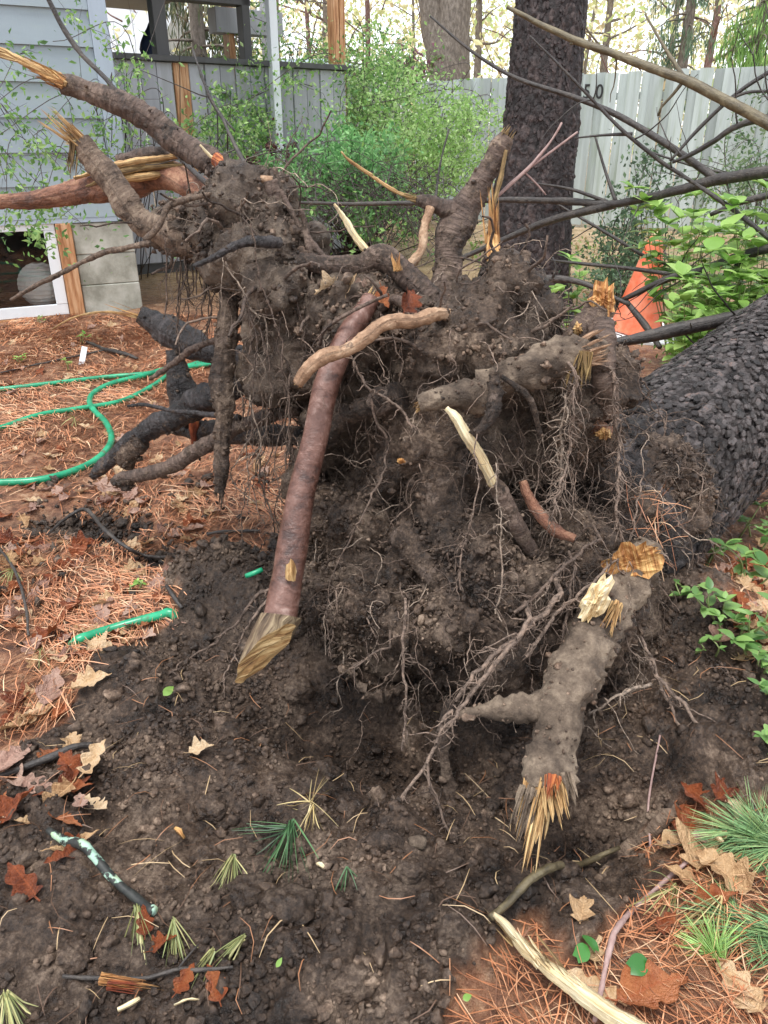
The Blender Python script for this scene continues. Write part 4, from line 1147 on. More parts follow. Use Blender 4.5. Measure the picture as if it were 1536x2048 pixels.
# --- fine roots
FR = MB()
FRC = [srgb(116,98,86), srgb(144,124,110), srgb(94,78,68), srgb(166,148,132)]
def fine(pts, r0, r1, col, sides=4):
    p = np.asarray(pts, float); n = len(p)
    T = np.gradient(p, axis=0); T /= np.linalg.norm(T,axis=1)[:,None]+1e-9
    a = np.cross(T, np.array([.31,.22,.92])); a /= np.linalg.norm(a,axis=1)[:,None]+1e-9; b = np.cross(T,a)
    r = np.linspace(r0,r1,n)[:,None]
    V = np.stack([p+r*(a*math.cos(k*6.283/sides)+b*math.sin(k*6.283/sides)) for k in range(sides)],1).reshape(-1,3)
    F = [[i*sides+j, i*sides+(j+1)%sides, (i+1)*sides+(j+1)%sides, (i+1)*sides+j] for i in range(n-1) for j in range(sides)]
    FR.add(V,F,None,col)
def walk(p, d, L, n, wig, grav):
    pts = [np.array(p, float)]; d = np.array(d, float); d /= np.linalg.norm(d)+1e-9
    for i in range(n):
        d = d + rng.normal(0,wig,3) + np.array([0,0,-grav]); d /= np.linalg.norm(d)
        pts.append(pts[-1]+d*L/n)
    return pts
def hairy(pts, r0, r1, col, hairs, hl):
    fine(pts, r0, r1, col, 4 if r0 < .003 else 6)
    for _ in range(hairs):
        i = rng.integers(1, len(pts)-1); q = pts[i]
        fine(walk(q, rng.normal(0,1,3)+np.array([0,-.3,-.2]), hl*rng.uniform(.4,1.3), 4, .45, .12), max(.0005,r1*.6), .0003, np.array(col)*rng.uniform(.8,1.25), 3)
def fpx(L, hairs=14, hl=.035, c=0):
    L = [(a,b,q-.075 if b > 980 and a > 640 else q,w) for a,b,q,w in L]
    pts, rad = pix_path(L); p,_ = resample(pts, rad, .012)
    q_ = p[:1]+np.array([[0,.05,.02]])*np.array([[0],[1]])[::-1]
    p = p + .006*np.stack([fbm(p*38,2,s) for s in (1,2,3)],1)
    p = np.concatenate([p[:1]+np.array([[0,.06,.0]]), p]) if L[0][3] > 6 else p
    hairy(list(p), rad[0]*.8, max(rad[-1],.0006), np.array(FRC[c])*.8, hairs, hl)
    for _ in range(hairs//5):
        i = rng.integers(1, len(p)-1)
        fine(walk(p[i], p[min(i+1,len(p)-1)]-p[i-1]+rng.normal(0,.012,3), rng.uniform(.04,.13), 9, .3, .12), rad[0]*.35, .0004, np.array(FRC[c])*rng.uniform(.6,1), 4)
# traced ones: (px,py,Y,width)
fpx([(1120,1185,1.4,16),(1060,1250,1.34,18),(985,1315,1.3,20),(930,1380,1.27,22),(885,1455,1.24,20),(850,1530,1.2,16),(800,1600,1.15,12),(750,1650,1.1,6)],70,.035,1)
fpx([(1060,1240,1.33,14),(990,1330,1.28,14),(925,1410,1.24,14),(870,1480,1.22,8)],40,.03,1)
fpx([(860,1560,1.16,8),(880,1620,1.14,8),(905,1690,1.12,6)],20,.03,0)
fpx([(810,1230,1.36,8),(805,1330,1.33,8),(812,1410,1.31,7),(805,1500,1.29,5)],30,.03,1)
fpx([(780,1290,1.36,7),(740,1310,1.34,5),(700,1340,1.33,4)],14,.03,0)
fpx([(330,1360,1.5,3),(390,1320,1.5,6),(450,1270,1.5,9),(510,1200,1.5,11),(560,1170,1.52,10),(640,1160,1.55,10)],30,.03,0)
fpx([(445,1400,1.46,3),(460,1330,1.47,6),(500,1250,1.48,8),(540,1190,1.5,8)],14,.03,1)
fpx([(660,1310,1.45,3),(655,1200,1.48,7),(690,1100,1.5,9),(735,1010,1.52,9),(775,910,1.56,8),(740,800,1.58,6)],40,.03,0)
fpx([(690,690,1.6,4),(735,770,1.58,10),(780,800,1.56,10),(835,860,1.54,7)],20,.04,1)
fpx([(1150,740,1.5,8),(1145,830,1.49,9),(1135,920,1.48,10),(1115,1000,1.47,10),(1100,1040,1.47,5)],80,.05,1)
fpx([(1130,790,1.5,6),(1125,870,1.49,7),(1120,960,1.48,7)],50,.05,3)
fpx([(1225,740,1.6,10),(1232,820,1.58,10),(1240,900,1.57,10),(1235,1000,1.56,8),(1245,1080,1.55,6)],80,.05,1)
fpx([(1330,1110,1.58,4),(1250,1110,1.5,8),(1180,1170,1.42,12),(1110,1230,1.36,14),(1050,1310,1.32,10)],40,.04,1)
fpx([(1150,1130,1.45,8),(1130,1240,1.38,8),(1120,1330,1.35,6)],30,.03,0)
fpx([(1200,1080,1.5,8),(1150,1110,1.46,10),(1100,1160,1.4,10),(1030,1230,1.36,8)],30,.04,0)
fpx([(1290,1290,1.45,8),(1320,1370,1.4,14),(1350,1440,1.37,14),(1395,1510,1.33,16),(1440,1570,1.3,8)],34,.03,1)
fpx([(1310,1350,1.41,10),(1360,1400,1.38,12),(1420,1480,1.34,12),(1470,1560,1.3,12),(1515,1640,1.25,8)],30,.03,1)
fpx([(1180,1430,1.3,6),(1240,1390,1.32,8),(1300,1372,1.36,9)],20,.03,3)
fpx([(1400,1260,1.6,5),(1450,1350,1.5,8),(1490,1420,1.46,6)],16,.03,0)
fpx([(990,930,1.42,4),(1000,1050,1.4,5),(1005,1160,1.38,5),(995,1230,1.37,4)],26,.03,3)
fpx([(950,870,1.42,4),(952,1000,1.42,6),(925,1100,1.4,6),(918,1180,1.39,4)],26,.03,1)
fpx([(1285,940,1.6,4),(1275,1020,1.56,5),(1262,1080,1.54,4)],10,.03,1)
fpx([(500,450,1.75,4),(520,560,1.74,6),(560,680,1.72,5),(575,800,1.7,5),(580,920,1.68,4)],40,.03,0)
fpx([(450,520,1.75,4),(480,580,1.74,5),(515,640,1.73,4)],14,.03,3)
fpx([(330,480,1.85,5),(335,560,1.84,6),(330,640,1.84,3)],16,.03,0)
fpx([(1045,555,1.78,4),(1075,640,1.7,4),(1090,700,1.66,3)],5,.03,3)
fpx([(1010,560,1.8,3),(1060,470,1.8,5),(1050,445,1.8,6)],6,.03,0)
for k in range(26):
    a = random.uniform(490,600); b = random.uniform(560,900); l_ = random.uniform(120,330)
    yy = random.uniform(1.72,1.95)
    fpx([(a,b,yy,5),(a+random.uniform(-25,25),b+l_*.4,yy-.02,5),(a+random.uniform(-40,30),b+l_*.75,yy-.04,4),(a+random.uniform(-50,30),b+l_,yy-.05,2)],18,.035,random.randrange(4))
for k in range(14):
    a = random.uniform(310,470); b = random.uniform(500,580); l_ = random.uniform(60,190); yy = random.uniform(1.85,2.0)
    fpx([(a,b,yy,5),(a+random.uniform(-10,10),b+l_*.5,yy,5),(a+random.uniform(-20,15),b+l_,yy,2)],14,.025,random.choice([0,2]))
up = facing[(co[facing][:,2] > .02)]
# more torn roots bristling from the upper left lobe and the top
lobe = up[(co[up][:,2] > .72)]
for k in range(46):
    i = rng.choice(lobe); nn = nr[i]; L_ = rng.uniform(.06,.22); r0 = rng.uniform(.002,.0055)
    w_ = walk(co[i]-nn*.02, nn*.8+np.array([rng.normal(0,.5),-.2,rng.normal(0,.5)]), L_, 10, .22, .05)
    fine(w_, r0, r0*.5, np.array(FRC[rng.integers(3)])*rng.uniform(.5,.9), 6)
upr = up[co[up][:,0] > .28]
for k in range(1250):
    i = rng.choice(upr if k < 380 else up); nn = nr[i]
    L = float(np.exp(rng.normal(math.log(.13),.5))); L = min(L,.4)
    c_ = np.array(FRC[rng.integers(4)])*rng.uniform(.7,1.2)
    pts = walk(co[i]-nn*.008, nn*.9+rng.normal(0,.7,3), L, max(5,int(L/.013)), .34, .16)
    r0 = rng.uniform(.0007,.0022)
    hairy(pts, r0, r0*.4, c_, int(L*30), .028)
for k in range(3800):
    i = rng.choice(upr if k < 2200 else up); nn = nr[i]
    fine(walk(co[i]-nn*.004, nn+rng.normal(0,.7,3), rng.uniform(.015,.06), 5, .45, .15), rng.uniform(.0005,.0009), .0003, np.array(FRC[rng.integers(4)])*rng.uniform(.7,1.2), 3)
part('fine_roots', FR.mesh('fine_roots', True, True), MAT['fine_root'], TREE, kind='stuff')
# fibrous beard at the right edge of the plate, with needles caught in it
CN = MB()
n = 90
ang = rng.uniform(0,3.1,n); bx = np.array([P(random.uniform(1260,1350),random.uniform(980,1130),random.uniform(1.6,1.8)) for _ in range(n)])
me = needle_mesh('caught_needles', bx[:,0], bx[:,1], bx[:,2], ang, rng.uniform(.05,.1,n), rng.uniform(.0014,.002,n), NC[rng.choice(5,n)], .4, rng.normal(0,.8,n))
part('caught_needles', me, MAT['needle'], TREE, kind='stuff')
# leaves and needles lodged in the top hollow of the plate
for i,(a,b,Yv,s,m_,lb,k) in enumerate([(690,580,1.78,80,'oak_tan','tan dead leaf lodged in the hollow on top of the root plate',1),(815,605,1.68,90,'oak_rust','bright rust leaf lodged under the level root',3),
        (725,575,1.8,70,'oak_pink','pinkish dead leaf lodged beside the tan leaf on the root plate',2),(655,575,1.78,70,'oak_tan','folded tan leaf at the left of the hollow on the plate',4),(770,590,1.72,60,'oak_rust','small dark rust leaf behind the curved pale root',2)]):
    p = P(a,b,Yv); place_leaf(a,b,s,m_,i*1.3,lb,k,(.8,.4*i-.8),None,0,'dead_leaf',p)
# ------------------------------------------------------------------ HOUSE (far left)
WD = Vector((math.cos(math.radians(27)), math.sin(math.radians(27)), 0))     # along the wall, to the right and away
WN = Vector((WD.y, -WD.x, 0))                                                # out of the wall, towards the viewer
W0 = G0(150,634,0)
HM = Matrix(((WD.x,-WN.x,0,W0.x),(WD.y,-WN.y,0,W0.y),(0,0,1,0),(0,0,0,1)))     # local x along wall, y inwards, z up
HI = HM.inverted()
def wall_sz(px, py, off=0.0):
    q = HI @ on_plane(px, py, W0 - WN*off, WN); return q.x, q.z
def mk_paint(name, c, var=.08, stain=None, sscale=(8,8,1.2)):
    t = NT(name); v = t.coord('Object', sscale); v2 = t.coord('Object')
    oi = t.n('ShaderNodeObjectInfo')
    f = t.noise(v, 1.4, 6, .65)
    lo = tuple(x*(1-var*2.2) for x in c); hi = tuple(min(1,x*(1+var)) for x in c)
    k = t.math('ADD', t.math('MULTIPLY', f, .7), t.math('MULTIPLY', oi.outputs['Random'], .3))
    col = t.ramp(k, [(.3, lo), (.65, hi)])
    if stain:
        col = t.mix(t.ramp(t.noise(v, .9, 6, .7), [(.5,(0,0,0)),(.75,(.75,.75,.75))]), col, stain)
    t.color(col); t.rough(.55); t.bump(t.noise(t.coord('Object',(60,60,4)), 1.5, 4), .0015, .6)
    return t.m
MAT['siding'] = mk_paint('siding', srgb(150,164,172), .05, srgb(148,162,156), (1.5,1.5,6))
MAT['trim'] = mk_paint('trim', srgb(168,182,196), .05)
MAT['porch'] = mk_paint('porch', srgb(172,174,180), .1, srgb(146,148,146))
MAT['dark_post'] = mk_paint('dark_post', srgb(80,80,80), .12)
MAT['white'] = mk_paint('white', srgb(228,234,238), .03)
MAT['fence'] = mk_paint('fence', srgb(172,182,180), .14, srgb(126,140,112), (9,9,.7))
MAT['fence_old'] = mk_paint('fence_old', srgb(166,172,160), .1, srgb(128,136,104), (9,9,.7))
MAT['lumber'] = mk_plain('lumber', [(.36, srgb(142,94,58)),(.5, srgb(186,136,94)),(.64, srgb(208,168,130))], 3, .6, .002, 20, 'Object', (14,14,1.2))
MAT['concrete'] = mk_plain('concrete', [(.36, srgb(142,142,130)),(.5, srgb(172,172,160)),(.64, srgb(194,194,184))], 5, .85, .004, 60)
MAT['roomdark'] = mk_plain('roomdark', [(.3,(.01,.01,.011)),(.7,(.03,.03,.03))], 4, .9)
sx_corner = wall_sz(232,200)[0]
z_sill = wall_sz(150,436)[1]
HOUSE = thing('house', 'grey blue clapboard house with a concrete foundation at the left edge', 'house', (W0.x, W0.y, 0))
HOUSE_M = Matrix.Translation(-Vector((W0.x,W0.y,0))) @ HM
def hpart(name, x0,x1,y0,y1,z0,z1,m,parent=None,bev=0,**k):
    V,F = box(x0,x1,y0,y1,z0,z1,HM,bev)
    return part(name, new_mesh(name,V,F,False), MAT[m], parent or HOUSE, **k)
XL = -4.5
# wall core with siding boards lapped over it
hpart('wall_core', XL, sx_corner-.01, .03, .20, z_sill+.01, 3.2, 'siding')
hpart('side_wall', sx_corner-.15, sx_corner-.012, .21, 4.0, .0, 3.2, 'siding')
bh = .205; zz = z_sill; k = 0
while zz < 3.1:
    # a lapped board: bottom edge proud of the top edge
    c = [(XL,zz),(sx_corner-.10,zz),(sx_corner-.10,zz+bh+.02),(XL,zz+bh+.02)]
    V = [(x_, -.006, z_) for x_, z_ in c[:2]] + [(x_, .016, z_) for x_, z_ in c[2:]] + [(x_, .012, z_) for x_, z_ in c[:2]] + [(x_, .029, z_) for x_, z_ in c[2:]]
    V = [tuple(HM @ Vector(q)) for q in V]
    F = [[0,1,2,3],[5,4,7,6],[0,4,5,1],[1,5,6,2],[2,6,7,3],[3,7,4,0]]
    part('siding_board', new_mesh('siding_board', V, F, False), MAT['siding'], HOUSE)
    zz += bh; k += 1
hpart('corner_board', sx_corner-.098, sx_corner+.012, -.02, .06, z_sill-.02, 3.2, 'trim', None, .003)
hpart('starter_strip', XL, sx_corner-.10, -.003, .03, z_sill-.03, z_sill-.002, 'trim')
# basement window
wx1, wz1 = wall_sz(112,446); wxr, wzb = wall_sz(149,632); wx1 = (wx1+wxr)/2-.02
wx0 = wx1-1.15; wz0 = .02; wz1 = wall_sz(60,444)[1]
WIN = hpart('window', wx0, wx1, .02, .05, wz0, wz0+.075, 'white', None, .003, label='white framed basement window with dark glass')
hpart('frame', wx0, wx1, .02, .05, wz1-.06, wz1, 'white', WIN, .003)
hpart('frame', wx1-.075, wx1, .018, .052, wz0+.076, wz1-.061, 'white', WIN, .003)
hpart('frame', wx0, wx0+.075, .018, .052, wz0+.076, wz1-.061, 'white', WIN, .003)
t = NT('glass'); t.b.inputs['Base Color'].default_value = (.9,.92,.95,1); t.rough(.03)
tr = t.n('ShaderNodeBsdfTransparent'); tr.inputs[0].default_value = (.93,.94,.95,1); gl = t.n('ShaderNodeBsdfGlossy'); gl.inputs['Roughness'].default_value = .02
fr_ = t.n('ShaderNodeFresnel'); fr_.inputs[0].default_value = 1.5; mx = t.n('ShaderNodeMixShader')
t.l(fr_.outputs[0], mx.inputs[0]); t.l(tr.outputs[0], mx.inputs[1]); t.l(gl.outputs[0], mx.inputs[2]); t.l(mx.outputs[0], t.out.inputs[0])
MAT['glass'] = t.m
hpart('pane', wx0+.076, wx1-.076, .034, .038, wz0+.076, wz1-.061, 'glass', WIN)
# room behind the pane (open towards the pane)
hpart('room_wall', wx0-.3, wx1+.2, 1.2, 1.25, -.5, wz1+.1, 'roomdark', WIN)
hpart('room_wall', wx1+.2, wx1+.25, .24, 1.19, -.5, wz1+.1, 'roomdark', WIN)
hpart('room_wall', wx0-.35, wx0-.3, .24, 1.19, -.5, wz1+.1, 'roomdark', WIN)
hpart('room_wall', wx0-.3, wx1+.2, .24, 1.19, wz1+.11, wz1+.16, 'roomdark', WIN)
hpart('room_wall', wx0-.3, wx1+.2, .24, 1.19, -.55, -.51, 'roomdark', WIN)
# timber post right of the window, foundation blocks
hpart('window_post', wx1+.004, wx1+.105, -.01, .10, -.02, z_sill-.032, 'lumber', None, .004, label='raw orange timber post beside the basement window')
hpart('window_sill', wx0, wx1+.1, .0, .09, -.06, .016, 'lumber')
hpart('header', wx0, wx1, .0, .2, wz1+.004, z_sill-.032, 'trim')
nb = 3; fh = (z_sill-.034)/nb
for i in range(nb):
    hpart('foundation_block', wx1+.109, sx_corner-.004, .012+.004*(i%2), .2, i*fh-.02*(i==0), (i+1)*fh-.0025, 'concrete', None, .006)
hpart('foundation_block', XL, wx0-.006, .012, .2, -.02, z_sill-.034, 'concrete')
# paper lantern behind the glass
lc = HM @ Vector((wall_sz(82,570,.22)[0], .235, wall_sz(82,570,.22)[1]))
lr = R_of(86, lc)
V=[];F=[];nu,nvv=24,29
for j in range(nvv):
    ph = math.pi*(.06+.88*j/(nvv-1))
    for i in range(nu):
        a_ = 2*math.pi*i/nu; rr = lr*(1+.012*(1 if j%2 else -1)); V.append((lc.x+rr*math.sin(ph)*math.cos(a_), lc.y+rr*math.sin(ph)*math.sin(a_), lc.z+rr*math.cos(ph)))
for j in range(nvv-1):
    for i in range(nu): F.append([j*nu+i, (j+1)*nu+i, (j+1)*nu+(i+1)%nu, j*nu+(i+1)%nu])
MAT['paper'] = mk_plain('paper', [(.3, srgb(226,222,212)),(.7, srgb(240,238,230))], 8, .8)
obj('paper_lantern', new_mesh('paper_lantern', V, F, False), MAT['paper'], label='round white ribbed paper lantern behind the basement window', cat='lantern')

# ------------------------------------------------------------------ PORCH
P0 = P(235,118,7.4)
PD = Vector((math.cos(math.radians(33)), math.sin(math.radians(33)), 0)); PN = Vector((PD.y,-PD.x,0))
PM = Matrix(((PD.x,-PN.x,0,P0.x),(PD.y,-PN.y,0,P0.y),(0,0,1,0),(0,0,0,1))); PI_ = PM.inverted()
def porch_x(px, py=140): return (PI_ @ on_plane(px, py, P0, PN)).x
def porch_z(px, py): return (PI_ @ on_plane(px, py, P0, PN)).z
PORCH = thing('porch', 'open porch with grey board railing and timber posts behind the green shrubs', 'porch', (P0.x,P0.y,0))
def ppart(name, x0,x1,y0,y1,z0,z1,m,parent=None,bev=.003,**k):
    V,F = box(x0,x1,y0,y1,z0,z1,PM,bev); return part(name, new_mesh(name,V,F,False), MAT[m], parent or PORCH, **k)
zr = P0.z
xe = porch_x(705,145)
ppart('top_rail', -.4, xe, -.05, .10, zr-.0, zr+.045, 'dark_post')
bw = .145; xx = -.4; i = 0
while xx < xe-bw:
    ppart('railing_board', xx, xx+bw-.008, .0+.012*(i%2), .03+.012*(i%2), .12, zr-.004, 'lumber' if i == int((porch_x(362)+.4)/bw) else 'porch')
    xx += bw; i += 1
ppart('floor_beam', -.4, xe, .05, .25, -.05, .11, 'dark_post')
for (a,b,m_,top) in [(318,344,'dark_post',3.2),(497,512,'dark_post',3.2),(531,546,'white',3.2),(680,690,'lumber',3.0),(692,702,'lumber',3.0)]:
    x0,x1 = porch_x(a,60), porch_x(b,60)
    ppart('post', x0, x1, -.10 if m_ == 'white' else .11, .0-.012 if m_ == 'white' else .24, .0 if m_ != 'white' else .6, top, m_)
x0, x1 = porch_x(438,60), porch_x(452,60)
ppart('post', x0+.6, x1+.6, 1.2, 1.35, 0, 3.0, 'lumber'); ppart('post', porch_x(470,60)+1.0, porch_x(480,60)+1.0, 1.5, 1.6, 0, 3.0, 'porch')
zc = porch_z(330,14)
ppart('roof_beam', -.5, porch_x(512,20), .11, .26, zc+.08, zc+.42, 'dark_post')
ppart('porch_roof', -.6, porch_x(560,20), -.3, 3.6, zc+.43, zc+.5, 'dark_post')
ppart('header_beam', porch_x(425,20)+.5, porch_x(560,20)+.6, 1.15, 1.36, zc-.02, zc+.2, 'porch')
ppart('porch_floor', -.4, xe, .26, 3.4, .02, .11, 'porch')
MAT['navy'] = mk_plain('navy', [(.3, srgb(24,32,52)),(.7, srgb(44,58,86))], 12, .7)
uc = PM @ Vector((porch_x(292,80)+.35, .9, 0))
zt, zb_ = P(292,45,uc.y).z, P(292,112,uc.y).z
obj('closed_umbrella', tube_mesh('closed_umbrella', [(uc.x,uc.y,.1),(uc.x,uc.y,zb_-.3),(uc.x,uc.y,zb_-.28),(uc.x,uc.y,zb_+.05),(uc.x,uc.y,(zt+zb_)/2),(uc.x,uc.y,zt)], [.02,.02,.09,.12,.09,.01], 10, .05, .2, 12), MAT['navy'],
    label='folded navy blue umbrella standing inside the porch', cat='umbrella')
# pale neighbouring house far behind the porch
nh = thing('neighbour_house', 'pale house glimpsed far behind the porch', 'house', (-9,24,0))
nh_w = part('wall', box_mesh('wall', -13,-6.2,23,29,-.2,3.0), MAT['white'], nh)
part('roof', new_mesh('roof', [(-13.4,22.6,3),(-5.8,22.6,3),(-5.8,29.4,3),(-13.4,29.4,3),(-13.4,26,4.8),(-5.8,26,4.8)], [[0,1,5,4],[2,3,4,5],[1,2,5],[3,0,4]], False), MAT['porch'], nh)
sh = thing('shed', 'low pale grey roofed shed beyond the porch railing', 'shed', tuple(P(610,150,12.6)*1.0))
q = P(610,128,14.2); 
part('wall', box_mesh('wall', q.x-.7,q.x+.75,q.y,q.y+1.2,0,q.z-.1), MAT['trim'], sh)
part('roof', new_mesh('roof', [(q.x-.85,q.y-.15,q.z-.1),(q.x+.9,q.y-.15,q.z-.1),(q.x+.9,q.y+1.35,q.z-.1),(q.x-.85,q.y+1.35,q.z-.1),(q.x-.55,q.y+.6,q.z+.12),(q.x+.6,q.y+.6,q.z+.12)], [[0,1,5,4],[2,3,4,5],[1,2,5],[3,0,4]], False), MAT['siding'], sh)

# ------------------------------------------------------------------ FENCE
def fence_run(pa, pb, h0, h1, label, m, bw=.135, seed=0):
    pa, pb = Vector(pa), Vector(pb); L = (pb-pa).length; d = (pb-pa)/L; nn = Vector((d.y,-d.x,0))
    M = Matrix(((d.x,-nn.x,0,pa.x),(d.y,-nn.y,0,pa.y),(0,0,1,0),(0,0,0,1)))
    r = random.Random(seed); th = thing('board_fence', label, 'fence', (pa.x,pa.y,0))
    n = int(L/bw)
    for i in range(n):
        h = h0+(h1-h0)*i/n+r.uniform(-.012,.012); front = i%2
        x0 = i*bw-.012*front+.016*(1-front); x1 = (i+1)*bw+.012*front-.016*(1-front)
        V,F = box(x0,x1,-.045*front,-.045*front+.02,.03+r.uniform(-.01,.02),h,M @ Matrix.Rotation(r.uniform(-.004,.004),4,'Y'))
        part('board', new_mesh('board',V,F,False), MAT[m], th)
    for z_ in (.35,h0-.3):
        V,F = box(0,L,.022,.06,z_,z_+.09,M); part('rail', new_mesh('rail',V,F,False), MAT[m], th)
    return th, M
FA = P(825,438,0.1); FA = Vector((P(828,300,13.2).x, 13.2, 0)); FB = Vector((P(1560,300,10.9).x, 10.9, 0))
hA, hB = P(828,163,13.2).z, P(1540,136,10.95).z
FEN, FM = fence_run(FA, FB+ (FB-FA).normalized()*2.5, hA, hB+.05, 'tall pale grey board fence behind the standing pine, number fifty painted on it', 'fence', .15, 1)
FC = Vector((P(560,300,14.6).x, 14.6, 0))
fence_run(FC, FA, P(600,150,14.4).z, hA, 'weathered board fence stretch seen through the green shrubs', 'fence_old', .15, 2)
# house number digits "50"
def digit(ch, px0, px1, py0, py1):
    fi = FM.inverted(); nn = (FM.to_3x3() @ Vector((0,-1,0)))
    off = Vector((FM.translation))+nn*.05
    a = fi @ on_plane(px0, py1, off, nn); b = fi @ on_plane(px1, py0, off, nn)
    cu = bpy.data.curves.new('digit','FONT'); cu.body = ch; cu.extrude = .004; cu.size = 1; cu.offset = .012
    o = bpy.data.objects.new('tmpd', cu); C.objects.link(o); bpy.context.view_layer.update()
    me = bpy.data.meshes.new_from_object(o.evaluated_get(bpy.context.evaluated_depsgraph_get())); bpy.data.objects.remove(o)
    v = np.empty(len(me.vertices)*3, np.float32); me.vertices.foreach_get('co', v); v = v.reshape(-1,3)
    lo, hi = v[:,:2].min(0), v[:,:2].max(0)
    out = np.zeros_like(v)
    for i,(x_,y_,z_) in enumerate(v):
        lx = a.x+(x_-lo[0])/(hi[0]-lo[0])*(b.x-a.x); lz = a.z+(y_-lo[1])/(hi[1]-lo[1])*(b.z-a.z)
        out[i] = (FM @ Vector((lx, -.051-z_, lz)))[:]
    me.vertices.foreach_set('co', out.ravel()); me.update()
    me.materials.clear(); me.materials.append(MAT['black'])
    part('digit', me, None, FEN, label='black painted digit '+ch)
MAT['black'] = mk_plain('black', [(.3,(.008,.008,.008)),(.7,(.02,.02,.02))], 10, .6)
digit('5',1166,1181,168,198); digit('0',1190,1208,168,198)

# ------------------------------------------------------------------ STANDING PINE
def bark_mat(name, c0, c1, c2):
    t = NT(name); v = t.coord('Object', (1,1,.45))
    f = t.noise(v, 22, 7, .7, .3)
    t.color(t.ramp(f, [(.3,c0),(.5,c1),(.72,c2)])); t.rough(.6); t.bump(f, .03, 1.0); return t.m
MAT['pine_bark'] = bark_mat('pine_bark', srgb(28,23,26), srgb(52,44,48), srgb(86,74,78))
SPY = 5.7
pts=[]; rad=[]
for (a,w_,py) in [(1046,196,660),(1050,168,560),(1060,152,440),(1077,142,300),(1090,136,150),(1102,132,0),(1112,130,-150)]:
    p = P(a,py,SPY); pts.append(p); rad.append(R_of(w_,p))
p0_ = Vector((pts[0].x-.02, SPY, -.08)); pts.insert(0,p0_); rad.insert(0, rad[0]*1.15)
top = pts[-1]; 
for k in range(1,9): pts.append(top+Vector((.035*k,0,1.0*k))); rad.append(rad[-1]*.95)
PINE = thing('standing_pine', 'dark straight pine trunk standing in front of the fence', 'tree', (p0_.x,SPY,0))
hi_ = [(p,r_) for p,r_ in zip(pts,rad) if p.z < 2.9]
ptr = part('trunk', bark_trunk('trunk', [tuple(p) for p,_ in hi_], [r_*1.03 for _,r_ in hi_], .0095, 190, 9, 9, 27, .014), MAT['pine_plate'], PINE)
lo_ = len(hi_)-1
part('upper_trunk', tube_mesh('upper_trunk',[tuple(p) for p in pts[lo_:]],rad[lo_:],36,.05,.015,5,9), MAT['bark_furrow'], PINE)
rz = lambda z_: np.interp(z_, [p.z for p in pts], rad)
rx = lambda z_: np.interp(z_, [p.z for p in pts], [p.x for p in pts])
fr=[]
for (M,k,rn) in plate_frames(Vector((0,SPY,0)), Vector((0,0,1)), 2.6, lambda s: float(rz(s)), 0, .024, .014, .008, 77, False):
    z_ = M.translation.z
    M = Matrix.Translation((float(rx(z_)),0,0)) @ M
    if M.translation.y < SPY+.08 and random.random() < .6: fr.append((Matrix.Translation((0,-.008,0))@M,k,rn))
plates_to_parts(fr, ptr, 0, MAT['pine_plate'], 'bark_flake')
# limbs high up, out of view, so that the tree is whole
mb = MB()
for k in range(10):
    b = top+Vector((.035*3,0,2.0+k*.55)); a_ = k*2.4; mb.add(*tube([tuple(b),tuple(b+Vector((math.cos(a_)*1.2,math.sin(a_)*1.2,.2))),tuple(b+Vector((math.cos(a_)*2.4,math.sin(a_)*2.4,.1)))],[.06,.04,.012],6,.3))
part('limbs', mb.mesh('limbs'), MAT['bark_furrow'], PINE)

# ------------------------------------------------------------------ WOODS beyond the fence
MAT['far_bark'] = bark_mat('far_bark', srgb(74,66,58), srgb(112,102,92), srgb(150,140,128))
MAT['far_bark_red'] = bark_mat('far_bark_red', srgb(78,54,50), srgb(112,84,78), srgb(146,120,110))
def far_tree(px, Y, w, label, lean=0, m='far_bark', H=9, seed=0, limbs=9, group='bare trees beyond the fence'):
    r = random.Random(seed); b = P(px,150,Y); R0 = R_of(w,b)
    th = thing('bare_tree', label, 'tree', (b.x-lean*b.z,Y,0), group)
    f = lambda z_: Vector((b.x+lean*(z_-b.z)+.03*math.sin(z_*1.3+seed), Y, z_))
    zs = [-.1,1,2,3,4,5.5,7,H]
    part('trunk', tube_mesh('trunk',[tuple(f(z_)) for z_ in zs],[R0*(1.15-.85*z_/H) for z_ in zs],10,.4,.05,3,seed), MAT[m], th)
    for k in range(limbs):
        z_ = r.uniform(1.8,H-.5); p = f(z_); a_ = r.uniform(0,6.28); L = r.uniform(.8,2.4)
        d_ = Vector((math.cos(a_),math.sin(a_)*.5,r.uniform(.1,.9)))
        q = [p, p+d_*L*.4+Vector((0,0,r.uniform(-.1,.1))), p+d_*L*.75+Vector((0,0,.1)), p+d_*L+Vector((0,0,r.uniform(-.2,.4)))]
        mb = MB(); mb.add(*tube([tuple(i) for i in q],[R0*.3,R0*.22,R0*.14,R0*.05],5,.2,.1,5,k))
        for s_ in range(3):
            u = q[1+s_%3]; e = u+Vector((r.uniform(-.6,.6),r.uniform(-.4,.4),r.uniform(-.2,.8)))
            mb.add(*tube([tuple(u),tuple((u+e)/2+Vector((0,0,.05))),tuple(e)],[R0*.12,R0*.09,R0*.03],4,.2))
        part('limb', mb.mesh('limb'), MAT[m], th)
    return th
